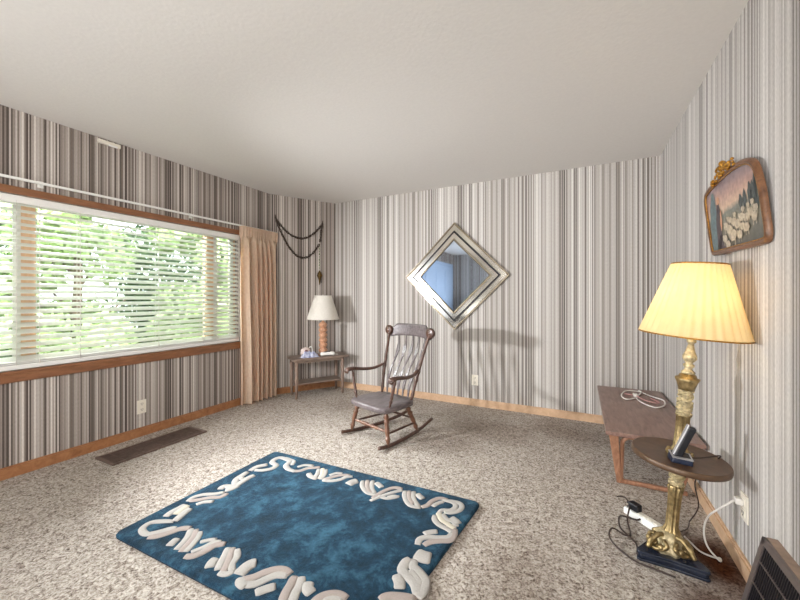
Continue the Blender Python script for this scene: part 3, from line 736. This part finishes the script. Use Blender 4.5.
diamond('inner_mirror_strip',.492,.415,-.012,-.034,M['mirb'],.008)
diamond('inner_edge_bead',.420,.404,-.012,-.054,M['mirc'],.004)
diamond('centre_glass',.405,0,-.012,-.046,M['mir'],.014)

# ------------------------------------------------------------------ framed picture on the right wall (leans out at the top)
OUT=[(2.453,1.745),(2.425,1.762),(2.36,1.772),(2.27,1.778),(2.143,1.784),(2.019,1.784),(1.92,1.776),(1.836,1.757),(1.777,1.72),(1.749,1.67),(1.726,1.603),(1.714,1.534),(1.70,1.45),(1.705,1.41),(1.731,1.392),(1.8,1.390),(1.994,1.394),(2.2,1.398),(2.357,1.402),(2.39,1.41),(2.405,1.43),(2.433,1.522),(2.452,1.61),(2.468,1.70)]
pc=empty('framed_picture',(.626,2.08,1.39),0,'old shaped wooden picture frame with pastoral sheep painting, hung high on right wall','picture')
pc.rotation_euler=(0,math.radians(-3.2),0)
# local: x=-depth out of wall, y, z
L0=[((y-2.08)*.885+.022,(z-1.39)*.965) for y,z in OUT]; L0=[tuple(v) for v in smooth([(a,b,0) for a,b in L0],3,True)]; L0=[(a[0],a[1]) for a in L0]
cy=sum(a for a,b in L0)/len(L0); cz=sum(b for a,b in L0)/len(L0)
def inset(d):
    out=[];K=len(L0)
    for i in range(K):
        a=Vector(L0[i-1]);b=Vector(L0[(i+1)%K]);t=(b-a).normalized();nn=Vector((-t.y,t.x))
        if nn.dot(Vector((cy,cz))-Vector(L0[i]))<0:nn=-nn
        out.append((L0[i][0]+nn.x*d,L0[i][1]+nn.y*d))
    return out
m=MB(); prof=[(0,.004),(0,-.008),(.004,-.014),(.011,-.017),(.019,-.014),(.024,-.009),(.024,0)]
K=len(L0); V=[];
for d,x in prof: V+=[(x,a,b) for a,b in inset(d)]
F=[(i*K+j,i*K+(j+1)%K,(i+1)*K+(j+1)%K,(i+1)*K+j) for i in range(len(prof)-1) for j in range(K)]
m.add(V,F,0,True); pfr=m.build('frame',M['frame'],pc)
m=MB(); ins=inset(.032); 
ins2=inset(.038)
m.tube([(-.011,a,b) for a,b in inset(.023)],.0025,6,closed=True); m.build('inner_gilt_line',M['gold'],pfr)
# painting: procedural sky, hill bands and a flock painted as small raised patches
def painting():
    mt,nt,b,out=newmat('pastoral_painting'); L=nt.links.new
    tc=N(nt,'ShaderNodeTexCoord'); sp=N(nt,'ShaderNodeSeparateXYZ'); L(tc.outputs['Object'],sp.inputs[0])
    nz=N(nt,'ShaderNodeTexNoise',i_Scale=14,i_Detail=5); L(tc.outputs['Object'],nz.inputs[0])
    a=N(nt,'ShaderNodeMath',operation='MULTIPLY_ADD'); L(nz.outputs[0],a.inputs[0]); a.inputs[1].default_value=.06; L(sp.outputs[2],a.inputs[2])
    sl=N(nt,'ShaderNodeMath',operation='MULTIPLY_ADD'); L(sp.outputs[1],sl.inputs[0]); sl.inputs[1].default_value=-.0; L(a.outputs[0],sl.inputs[2])
    mr=N(nt,'ShaderNodeMapRange'); L(sl.outputs[0],mr.inputs[0]); mr.inputs[1].default_value=.03; mr.inputs[2].default_value=.42
    r=ramp(nt,[(0,(58,54,50)),(.18,(92,92,84)),(.36,(128,122,106)),(.5,(112,116,108)),(.58,(206,176,152)),(.72,(178,142,132)),(.86,(136,118,122)),(1,(104,96,104))]); L(mr.outputs[0],r.inputs[0])
    n2=N(nt,'ShaderNodeTexNoise',i_Scale=45,i_Detail=4); L(tc.outputs['Object'],n2.inputs[0])
    mm=N(nt,'ShaderNodeMixRGB',blend_type='OVERLAY'); mm.inputs[0].default_value=.5; L(r.outputs[0],mm.inputs[1]); L(n2.outputs[0],mm.inputs[2]); L(mm.outputs[0],b.inputs['Base Color']); b.inputs['Roughness'].default_value=.3
    return mt
m=MB(); m.prism(inset(.006),-.002,.003,Matrix(((0,0,1,0),(1,0,0,0),(0,1,0,0),(0,0,0,1)))); m.build('backing_board',M['ventside'],pc)
m=MB(); m.add([(-.006,a,b) for a,b in inset(.022)],[list(range(K))],0)
cnv=m.build('painted_canvas',painting(),pc,fixn=False)
pm=[simple('paint_sheep',(180,168,148),.4,var=.3,scale=60),simple('paint_dark_trees',(66,74,74),.4,var=.3,scale=60),simple('paint_robe',(74,62,66),.4,var=.3,scale=60),simple('paint_skin',(200,150,118),.4),simple('paint_teal',(96,116,120),.4,var=.3,scale=50)]
m=MB()
def blob(y,z,ry,rz,mt,x=-.0135,seed=0,sharp=0):
    y*=.84; ry*=.9; x+=.006
    rr=random.Random(seed+int(y*1000)+int(z*777)); K2=16
    pts=[]
    for k in range(K2):
        a=2*PI*k/K2; f=1+.18*(rr.random()-.5); pts.append((x,y+ry*math.cos(a)*f,z+rz*math.sin(a)*f*(1-sharp*.4*abs(math.cos(a)))))
    m.add(pts,[list(range(K2))],mt)
# left side of picture is +y
blob(.30,.19,.055,.15,4); blob(.315,.07,.05,.06,4,-.0136)
for y,h in ((-.29,.07),(-.27,.05),(-.24,.03),(-.21,.035),(-.15,.02),(-.1,.015)): blob(y,.20+h*.5,.022,.02+h,1,sharp=1)
blob(.22,.14,.038,.12,2,-.0138); blob(.215,.272,.016,.02,3,-.014); blob(.18,.17,.012,.05,3,-.0141); blob(.185,.05,.05,.05,2,-.0138)
for i,(y,z,a) in enumerate([(.11,.13,.03),(.06,.11,.035),(.0,.135,.03),(-.05,.12,.032),(-.1,.14,.03),(-.16,.13,.03),(-.21,.145,.028),(-.25,.12,.03),(.02,.08,.045),(-.07,.07,.03),(.13,.075,.03),(-.02,.165,.018),(-.13,.17,.018),(-.19,.175,.016),(.07,.16,.018),(-.24,.18,.018),(-.27,.15,.024),(-.16,.09,.03),(.09,.045,.03),(-.11,.10,.026),(.04,.15,.022)]):
    blob(y,z,a,a*.62,0,-.0142-.0001*i,i); blob(y+a*.9,z+a*.4,a*.32,a*.3,0,-.0142-.0001*i-.00005,i)
    for q_ in(-.5,.4): m.add([(-.0082,y*.84+a*q_,z-a*.4),(-.0082,y*.84+a*q_+.006,z-a*.4),(-.0082,y*.84+a*q_+.005,z-a*1.1),(-.0082,y*.84+a*q_,z-a*1.1)],[(0,1,2,3)],0)
m.build('painted_flock',pm,cnv,fixn=False)
m=MB()
rd=random.Random(5)
for k in range(34):
    t=k/33; y=.20-.27*t; z=.362+.022*t+.006*math.sin(t*3.1)+rd.uniform(-.012,.010); m.ball((-.020+rd.uniform(-.006,.004),y,z),rd.uniform(.005,.009),n=8,sc=(1,1.4,1))
for k in range(3): m.tube(smooth([(-.020,.09-.03*k,.385),(-.026,.11-.04*k,.40),(-.022,.08-.03*k,.412),(-.020,.06-.03*k,.395)],4),.005,6)
m.ball((-.02,.045,.415),.014); m.ball((-.02,-.07,.398),.007)
m.build('gilt_ornament',M['gold'],pfr)

# ------------------------------------------------------------------ coffee table on the right
ct=empty('coffee_table',(.378,3.10,0),0,'low walnut coffee table with rounded loop legs along the right wall','table')
m=MB(); m.box((0,0,.368),(.476,1.24,.024),ch=.003); m.build('tabletop',M['walnut'],ct)
m=MB(); 
for x in(-.19,.19): m.box((x,0,.341),(.016,1.0,.03))
m.build('apron',M['walnutleg'],ct)
for e in(-1,1):
    yt=e*.56; yb=e*.44
    m=MB()
    for s in(-1,1):
        V=[]
        for (x,y,z,wd,dp) in [(s*.195,yt,.356,.052,.024),(s*.155,yb,.004,.026,.022)]:
            V+=[(x-wd/2,y-dp/2,z),(x+wd/2,y-dp/2,z),(x+wd/2,y+dp/2,z),(x-wd/2,y+dp/2,z)]
        mm=MB(); mm.add(V,[(0,1,2,3),(7,6,5,4)]+[(j,(j+1)%4,4+(j+1)%4,4+j) for j in range(4)]); mm.build('leg',M['walnutleg'],ct,bevel=.003)
    loop=[]; w2,z0,z1,rr=.145,.018,.335,.05
    for cx,cz_,a0 in((w2-rr,z1-rr,0),(-w2+rr,z1-rr,90),(-w2+rr,z0+.0+.03,180),(w2-rr,z0+.03,270)):
        r_=rr if cz_>.1 else .03
        cx_= cx if cz_>.1 else math.copysign(w2-.03,cx)
        for k in range(6):
            a=math.radians(a0+18*k); x=cx_+r_*math.cos(a); z=cz_+r_*math.sin(a); f=(z-z0)/(z1-z0); loop.append((x,yb+(yt-yb)*f*.8,z))
    m=MB(); m.tube(loop,.013,8,closed=True); m.build('leg_loop',M['walnutleg'],ct)
    m=MB(); m.box((0.015,yb,.018),(.355,.022,.026),ch=.004); m.build('foot_rail',M['walnutleg'],ct)

# white extension cord coiled on it
COIL=[(0.404,3.384),(0.327,3.278),(0.302,3.403),(0.347,3.561),(0.432,3.619),(0.454,3.554),(0.404,3.384),(0.419,3.229),(0.487,3.145),(0.553,3.212),(0.581,3.368),(0.559,3.401),(0.489,3.534),(0.448,3.628)]
m=MB(); m.tube(smooth([(x,y,.385+.005*(i%2)) for i,(x,y) in enumerate(COIL)],5),.005,8)
t=empty('extension_cord',(.44,3.4,.38),0,'white extension cord coiled on top of the walnut coffee table','cord')
mm=MB(); mm.v=[(a-.44,b-3.4,c-.38) for a,b,c in m.v]; mm.f=m.f; mm.m=m.m; mm.sm=m.sm; mm.build('cable',M['cordW'],t)
mm=MB(); mm.box((-.04,.03,.016),(.03,.055,.022),ch=.004); mm.build('plug',M['cordW'],t)
m=MB(); m.tube(smooth([(.33,3.47,.387),(.40,3.42,.393),(.44,3.3,.395),(.50,3.25,.393),(.54,3.3,.387),(.50,3.42,.386)],5),.004,8)
rc=m.build('rosy_cord',M['cordP']); tag(rc,'thin rosy brown cord lying across the white coil on the coffee table','cord')

# ------------------------------------------------------------------ brass floor lamp with round tray table
BX,BY=.365,2.02
lp=empty('floor_lamp',(BX,BY,0),0,'tall tilting brass floor lamp with lit pleated cream shade and round tray table','lamp')
AX=Vector((.08,-.015,1)).normalized(); AM=AX.to_track_quat('Z','Y').to_matrix().to_4x4()
# keep it a pure tilt
AM=Vector((0,0,1)).rotation_difference(AX).to_matrix().to_4x4()
tri=[(.235,1.926),(.367,2.160),(.482,1.905)]
tx=sum(a for a,b in tri)/3-BX; ty=sum(b for a,b in tri)/3-BY
def tripoly(sc,trunc=.16):
    T_=[(a-BX-tx,b-BY-ty) for a,b in tri]; out=[]
    for i in range(3):
        p=Vector(T_[i]); a=Vector(T_[i-1]); b=Vector(T_[(i+1)%3])
        p1=p.lerp(a,trunc*.5); p2=p.lerp(b,trunc*.5)
        for q_ in (p1,(p1+p2)/2*.6+p*.4,p2): out.append(q_*sc)
        mid=(p+b)/2; out.append(mid*.93*sc)
    return [(q_.x+tx,q_.y+ty) for q_ in out]
m=MB(); m.prism(tripoly(1.12),.0,.012); m.prism(tripoly(1.08),.012,.030); m.prism(tripoly(1.12),.030,.044); m.build('plinth',M['marble'],lp,bevel=.003)
m=MB(); Mt=Matrix.Translation((tx*.4,ty*.4,0))
m.lathe([(.075,.044),(.07,.062),(.05,.075),(.055,.09),(.045,.105),(.03,.12)],30,Mt,rip=lambda k,n,i:1+.1*math.cos(k/n*2*PI*9)); m.build('cast_dome',M['brassw'],lp)
for i,(a,b) in enumerate(tri):
    d=Vector((a-BX-tx,b-BY-ty)).normalized(); c0=Vector((tx,ty,0))
    m=MB(); pts=[]
    for k in range(22):
        tt=k/21; an=tt*2.6*PI; rr=.026*(1-tt*.75); cc=c0+Vector((d.x,d.y,0))*.072+Vector((0,0,.078)); pts.append(cc+Vector((d.x,d.y,0))*math.cos(an-2.6)*rr+Vector((0,0,1))*math.sin(an-2.6)*rr)
    m.tube(pts,[.010-.004*k/21 for k in range(22)],8); 
    m.tube(smooth([c0+Vector((d.x,d.y,0))*.03+Vector((0,0,.11)),c0+Vector((d.x,d.y,0))*.055+Vector((0,0,.108)),c0+Vector((d.x,d.y,0))*.088+Vector((0,0,.075)),c0+Vector((d.x,d.y,0))*.10+Vector((0,0,.056))],4),.010,8)
    sd=Vector((-d.y,d.x,0))
    for g_ in(-1,1):
        m.tube(smooth([c0+Vector((d.x,d.y,0))*.08+sd*g_*.01+Vector((0,0,.06)),c0+Vector((d.x,d.y,0))*.068+sd*g_*.035+Vector((0,0,.065)),c0+Vector((d.x,d.y,0))*.05+sd*g_*.05+Vector((0,0,.085)),c0+Vector((d.x,d.y,0))*.045+sd*g_*.025+Vector((0,0,.10))],4),.009,8)
        m.ball(c0+Vector((d.x,d.y,0))*.065+sd*g_*.035+Vector((0,0,.075)),.014,n=10)
    m.build('scroll_foot',M['brass'],lp)
# lower fluted column, up to the tray
flut=lambda k,n,i:1+.08*math.cos(k/n*2*PI*10)
m=MB(); m.lathe([(.027,.10),(.034,.115),(.030,.125),(.024,.14),(.023,.22),(.026,.30),(.030,.325),(.025,.335)],60,AM,rip=flut); m.build('fluted_column',M['brass'],lp)
def vine(m,z0,z1,r,turns,seed,n=60):
    rr=random.Random(seed)
    for h in(0,PI):
        pts=[]
        for i in range(n):
            t=i/(n-1); a=turns*2*PI*t+h; pts.append(AM@Vector(((r+.002)*math.cos(a),(r+.002)*math.sin(a),z0+(z1-z0)*t)))
        m.tube(pts,.0045,6)
    for i in range(46):
        a=rr.random()*2*PI; z=rr.uniform(z0,z1); m.ball(AM@Vector((r*math.cos(a),r*math.sin(a),z)),rr.uniform(.005,.008),n=6)
m=MB(); m.lathe([(.024,.33),(.025,.34),(.025,.44),(.032,.45),(.032,.452)],30,AM); vine(m,.34,.44,.025,1.2,1); m.build('vine_column',M['brassw'],lp)
# tray table
m=MB(); m.lathe([(.001,.453),(.174,.453),(.174,.4735),(.001,.4735)],72,AM); m.build('tray_top',M['traytop'],lp)
m=MB(); m.lathe([(.174,.450),(.181,.452),(.183,.462),(.181,.474),(.178,.477),(.174,.4755)],72,AM); m.build('tray_rim',M['trayrim'],lp)
m=MB(); m.lathe([(.05,.474),(.046,.482),(.036,.488),(.032,.50),(.026,.508),(.0235,.60),(.025,.655),(.030,.66)],60,AM,rip=flut)
for k in range(10):
    a=2*PI*k/10; m.ball(AM@Vector((.043*math.cos(a),.043*math.sin(a),.486)),.010,n=8)
m.build('upper_column',M['brass'],lp)
m=MB(); m.lathe([(.023,.655),(.0245,.66),(.0245,.775),(.028,.785)],30,AM); vine(m,.665,.775,.0245,1.3,2); m.build('vine_sleeve',M['brassd'] if False else M['brassw'],lp)
m=MB(); m.lathe([(.030,.775),(.033,.79),(.038,.81),(.045,.825),(.043,.83),(.035,.832),(.03,.845),(.022,.85)],40,AM,rip=lambda k,n,i:1+(.05*math.cos(k/n*2*PI*8) if 1<i<5 else 0)); m.build('capital',M['brass'],lp)
m=MB(); m.lathe([(.024,.848),(.027,.856),(.018,.864),(.013,.872),(.021,.882),(.021,.89),(.012,.896),(.02,.906),(.027,.918),(.026,.93),(.018,.95),(.012,.975),(.011,.985),(.018,.992),(.018,1.0),(.013,1.006),(.016,1.02),(.016,1.05),(.012,1.06),(.012,1.10)],28,AM); m.build('turned_stem',M['brassw'],lp)
m=MB(); NP=34
m.lathe([(.197,1.022),(.148,1.18),(.098,1.342)],NP*6,AM,rip=lambda k,n,i:1+.02*math.cos(k/n*2*PI*NP)); 
# open cone: drop the caps
m.f=m.f[:-2]; m.m=m.m[:-2]; m.sm=m.sm[:-2]
shd=m.build('lamp_shade',M['shadeL'],lp,fixn=False)
m=MB()
for r_,z_ in((.199,1.024),(.099,1.340)): m.tube([AM@Vector((r_*math.cos(a*PI/30),r_*math.sin(a*PI/30),z_)) for a in range(60)],.0035,6,closed=True)
for k in range(3): a=k*2*PI/3+.4; m.tube([AM@Vector((0,0,1.335)),AM@Vector((.098*math.cos(a),.098*math.sin(a),1.335))],.002,5)
m.tube([AM@Vector((0,0,1.1)),AM@Vector((0,0,1.345))],.004,6)
m.build('shade_trim',M['gold'],shd)
m=MB(); m.lathe([(.013,1.10),(.018,1.13),(.029,1.165),(.026,1.19),(.001,1.205)],16,AM@Matrix.Translation((.03,0,0)))
bm_,nt_,b_,o_=newmat('warm_bulb'); b_.inputs['Emission Color'].default_value=(1,.78,.48,1); b_.inputs['Emission Strength'].default_value=3; b_.inputs['Base Color'].default_value=(1,.95,.85,1)
m.build('bulb',bm_,lp)
# tray supports seen as small brass knobs round the collar done above

# cordless phone on tray
def ontray(x,y,up=0):   # lamp-axis plane coords
    return Vector((BX,BY,0))+AM@Vector((x,y,.4755+up))
pb=ontray(-.016,-.088)
ph=empty('cordless_phone',tuple(pb),0,'black and silver cordless phone standing in its cradle on the round lamp tray','telephone')
ph.rotation_euler=(AM.to_euler().x,AM.to_euler().y,.05)
m=MB(); V=[(-.036,-.03,0),(.040,-.03,0),(.042,.03,0),(-.040,.03,0),(-.034,-.028,.022),(.038,-.028,.022),(.038,.028,.030),(-.036,.028,.030)]
m.add(V,[(3,2,1,0),(4,5,6,7),(0,1,5,4),(1,2,6,5),(2,3,7,6),(3,0,4,7)]); m.build('cradle',M['phone'],ph,bevel=.004)
m=MB(); V=[(a*1.03,b*1.03,c+.0005) for a,b,c in V[4:]]; m.add(V+[(a,b,c+.004) for a,b,c in V],[(3,2,1,0),(4,5,6,7),(0,1,5,4),(1,2,6,5),(2,3,7,6),(3,0,4,7)]); m.build('cradle_rim',M['silver'],ph); m=MB(); m.add([(a*.84,b*.8,c+.0046) for a,b,c in V],[(3,2,1,0)]+[(0,1,2,3)]); m.build('cradle_top',M['black'],ph,fixn=False)
hd=Matrix.Translation((-.01,.0,.026))@Matrix.Rotation(math.radians(17),4,'Y')
m=MB(); m.box((0,0,.066),(.032,.020,.150),ch=.007); o=m.build('handset',M['black'],ph); o.matrix_local=hd
m=MB(); m.box((-.016,.002,.066),(.006,.022,.155),ch=.002); m.box((0,.011,.066),(.034,.003,.155),ch=.001); o2=m.build('handset_trim',M['silver'],ph); o2.matrix_local=hd

# ------------------------------------------------------------------ cords and power strip by the lamp
c0=Vector((.252,2.285)); d_=Vector((.6,-.8)).normalized()
ps=empty('power_strip',(.300,2.245,0),math.atan2(-.147,.147),'white power strip lying on the carpet behind the lamp base','power strip')
m=MB(); m.box((.0,0,.02),(.20,.048,.036),ch=.006); m.build('housing',M['white'],ps)
for k in range(4):
    m=MB(); m.box((-.02+.03*k,0,.0395),(.024,.028,.004),ch=.001); m.build('socket',M['outlet'],ps)
m=MB(); m.box((-.085,0,.0405),(.016,.02,.006),ch=.002); m.build('switch',M['slot'],ps)
ad=empty('power_adapter',(.300-.05*.707,2.245+.05*.707,.040),math.atan2(-.147,.147),'black plug-in power adapter standing on the white power strip','adapter')
m=MB(); m.box((0,0,.019),(.055,.04,.038),ch=.006); m.build('body',M['black'],ad)
m=MB(); m.tube([(-.03,0,.02),(-.045,0,.02)],.005,8); m.build('strain_relief',M['black'],ad)
def cord(name,root,pts,r,mat,label=None,k=6):
    m=MB(); m.tube(smooth(local(root,pts),k),r,8); o=m.build(name,mat,root)
    if label: o['label']=label
    return o
cord('wire_end',ps,[(.262,2.27,.04),(.24,2.31,.06),(.225,2.36,.06),(.205,2.42,.03),(.195,2.45,.01)],.003,M['cordB'],'thin brown wire end')
cord('power_cord',ps,[(.335,2.20,.02),(.30,2.235,.03),(.27,2.225,.02),(.24,2.24,.012),(.203,2.245,.012),(.184,2.20,.02),(.183,2.133,.012),(.206,2.09,.008),(.24,2.03,.007),(.236,1.95,.007)],.0045,M['cordB'],'dark cord')
cord('power_cord',ad,[(.24,2.27,.06),(.222,2.2,.02),(.225,2.1,.007),(.199,2.073,.01),(.148,2.072,.03),(.127,2.012,.03),(.141,1.975,.015),(.185,1.925,.007),(.23,1.89,.007),(.30,1.875,.007),(.36,1.86,.007)],.004,M['cordB'],'dark cord')
lc=cord('power_cord',lp,[(.597,2.03,.309),(.575,2.02,.293),(.55,2.03,.26),(.52,2.075,.19),(.51,2.095,.11),(.52,2.08,.05),(.556,2.06,.012),(.565,2.085,.008),(.54,2.082,.008),(.498,2.101,.008),(.465,2.12,.03),(.44,2.10,.06)],.004,M['cordW'],'white cord')
m=MB(); m.box((.6115-BX,.01,.309),(.028,.03,.026),ch=.005); m.build('plug',M['cordW'],lc)
cc_=Matrix.Translation(pb)@ph.rotation_euler.to_matrix().to_4x4(); inv=cc_.inverted()
m=MB(); m.tube(smooth([inv@Vector(p) for p in [(.40,1.955,.485),(.47,1.98,.485),(.55,2.04,.487),(.553,2.07,.46),(.51,2.11,.38),(.49,2.15,.30),(.52,2.22,.16),(.50,2.28,.05),(.515,2.36,.01),(.49,2.28,.007),(.44,2.22,.007),(.42,2.17,.01)]],6),.0028,8); m.build('power_cord',M['cordB'],ph)

# ------------------------------------------------------------------ slanted baseboard vent, lower right
vt=empty('baseboard_vent',(XR,1.75,0),0,'dark louvered slanted baseboard vent with pewter frame at the lower right','vent')
Lv=.75; top=(-.036,.318); bot=(-.108,.0)
m=MB(); body=[(0,0),(-.10,0),(-.03,.305),(-.03,.318),(0,.318)]
Mx=Matrix(((1,0,0,0),(0,0,-1,0),(0,1,0,0),(0,0,0,1)))   # (x,z,y)->
m.prism([(x,z) for x,z in body],0,Lv,Mx); m.build('body',M['ventside'],vt)
sl=Vector((top[0]-bot[0],0,top[1]-bot[1])); H_=sl.length; slu=sl.normalized(); nrm=Vector((-slu.z,0,slu.x))
def onface(y,h,o_=0): return Vector((bot[0],-y,bot[1]))+slu*h+nrm*o_
RM=Matrix((( -nrm.x,0,slu.x),(0,1,0),(-nrm.z,0,slu.z)))
def fbox(m,y,h,dy,dh,th,o_=0): m.box(onface(y,h,o_),(th,dy,dh),rot=RM)
m=MB(); fbox(m,Lv/2,H_-.011,Lv,.022,.012); fbox(m,Lv/2,.011,Lv,.022,.012); fbox(m,.0125,H_/2,.025,H_,.012); fbox(m,Lv-.0125,H_/2,.025,H_,.012)
for k in (1,2,3): fbox(m,Lv/2,H_*k/4,Lv,.004,.012)
m.build('frame',M['grframe'],vt)
m=MB(); fbox(m,Lv/2,H_/2,Lv-.03,H_-.03,.002,-.004); m.build('backing',M['registerhole'],vt)
m=MB()
for k in range(56): fbox(m,.03+k*.0125,H_/2,.004,H_-.03,.007,0)
m.build('louvers',M['grille'],vt)

# ------------------------------------------------------------------ rug
rgx=[(-2.06,.925),(-2.065,1.975),(-.505,2.012),(-.625,.955)]
rug=empty('area_rug',(-1.3,1.45,0),0,'deep blue plush area rug with sculpted ivory ribbon border','rug')
def rugpt(u_,v_):
    a=Vector(rgx[0]).lerp(Vector(rgx[3]),u_); b=Vector(rgx[1]).lerp(Vector(rgx[2]),u_); p=a.lerp(b,v_); return p
m=MB()
def outline(ins,z,rc=.035,n=6):
    out=[]
    cs=[(0,0),(1,0),(1,1),(0,1)]; Wd,Hd=1.5,1.05
    for i,(cu,cv) in enumerate(cs):
        for k in range(n+1):
            a=PI+PI/2*i+PI/2*k/n
            x=(rc if cu==0 else Wd-rc)+(rc-ins)*math.cos(a); y=(rc if cv==0 else Hd-rc)+(rc-ins)*math.sin(a)
            p=rugpt(x/Wd,y/Hd); out.append((p.x+1.3,p.y-1.45,z))
    return out
R=[outline(0,.0),outline(-.002,.008)]; n=len(R[0])
V=[v for r in R for v in r]; m.add(V,[(j,(j+1)%n,n+(j+1)%n,n+j) for j in range(n)]+[list(range(n))[::-1]]); m.build('backing',M['rugback'],rug,fixn=False)
m=MB(); R=[outline(-.002,.006),outline(-.003,.014),outline(.004,.021),outline(.012,.0225)]
V=[v for r in R for v in r]; m.add(V,[(i*n+j,i*n+(j+1)%n,(i+1)*n+(j+1)%n,(i+1)*n+j) for i in range(3) for j in range(n)]+[[3*n+j for j in range(n)]],0,False)
m.build('pile',M['rug'],rug,fixn=False)
m=MB()
for w_,mt,pts in RIBS:
    sp=smooth([(x+1.3,y-1.45,.0225) for x,y in pts],4); K_=len(sp); rs=[]
    for i in range(K_):
        e=min(i,K_-1-i)/(K_-1)*2; rs.append(w_*(.78+.22*min(1,e*4)))
    m.tube(sp,rs,10,mat=mt,flat=(1.1,.26))
m.build('ribbon_border',[M['ribW'],M['ribP'],M['ribC']],rug)

# ------------------------------------------------------------------ light
wd=bpy.data.worlds.new('sky'); SC.world=wd; wd.use_nodes=True; nt=wd.node_tree
bgn=nt.nodes['Background']; bgn.inputs[0].default_value=(.86,.93,1.0,1); bgn.inputs[1].default_value=SKY
def area(name,loc,target,size,energy,col=(1,1,1)):
    l=bpy.data.lights.new(name,'AREA'); l.shape='RECTANGLE'; l.size,l.size_y=size; l.energy=energy; l.color=col
    o=bpy.data.objects.new(name,l); COL.objects.link(o); o.location=loc; o.rotation_euler=(Vector(target)-Vector(loc)).to_track_quat('-Z','Y').to_euler(); return o
s=bpy.data.lights.new('sun','SUN'); s.energy=SUN; s.angle=.05; s.color=(1,.96,.88)
o=bpy.data.objects.new('sun',s); COL.objects.link(o); o.rotation_euler=Vector((-.75,.1,-.8)).to_track_quat('-Z','Y').to_euler(); o.location=(0,0,8)
area('open_sky_light',(-5.6,1.7,4.4),(-3.4,1.7,1.2),(2.2,5.0),E_SKYL,(.93,.97,1))
area('room_fill',(-.6,-1.3,2.3),(-1.4,2.6,.8),(1.8,1.6),E_FILL,(1,.985,.965))  # added soft fill behind the camera, no such lamp in the room
area('ceiling_fill',(-1.2,-1.4,.3),(-1.3,.2,2.44),(3.2,2.0),E_UP,(1,.985,.965))  # added up-facing fill that brightens the ceiling
sp_=bpy.data.lights.new('window_side_fill','SPOT'); sp_.energy=E_SIDE; sp_.specular_factor=.2; sp_.spot_size=math.radians(88); sp_.spot_blend=.9; sp_.shadow_soft_size=.08; sp_.color=(.97,.98,1)  # added spot out of view, stands in for window light and its shadows
o=bpy.data.objects.new('window_side_fill',sp_); COL.objects.link(o); o.location=(-3.25,.25,1.25); o.rotation_euler=(Vector((-1.0,3.2,.75))-Vector(o.location)).to_track_quat('-Z','Y').to_euler()
pl=bpy.data.lights.new('lamp_bulb_light','POINT'); pl.energy=E_BULB; pl.color=(1,.74,.42); pl.shadow_soft_size=.03
o=bpy.data.objects.new('lamp_bulb_light',pl); COL.objects.link(o); o.location=Vector((BX,BY,0))+AM@Vector((-.0,0,1.18))

cam=bpy.data.cameras.new('camera'); co=bpy.data.objects.new('camera',cam); COL.objects.link(co)
co.location=(0,0,1.19); co.rotation_euler=(PI/2,0,math.radians(26.9)); cam.sensor_width=36; cam.lens=354.7/800*36; cam.shift_y=-3/800; cam.clip_start=.02
SC.camera=co
SC.view_settings.view_transform='Standard'; SC.view_settings.look='None'; SC.view_settings.exposure=EXPO; SC.view_settings.gamma=1
SC.cycles.use_denoising=True
SC.cycles.max_bounces=8; SC.cycles.diffuse_bounces=5; SC.cycles.transparent_max_bounces=12; SC.cycles.sample_clamp_indirect=4
SC.cycles.caustics_reflective=False; SC.cycles.caustics_refractive=False
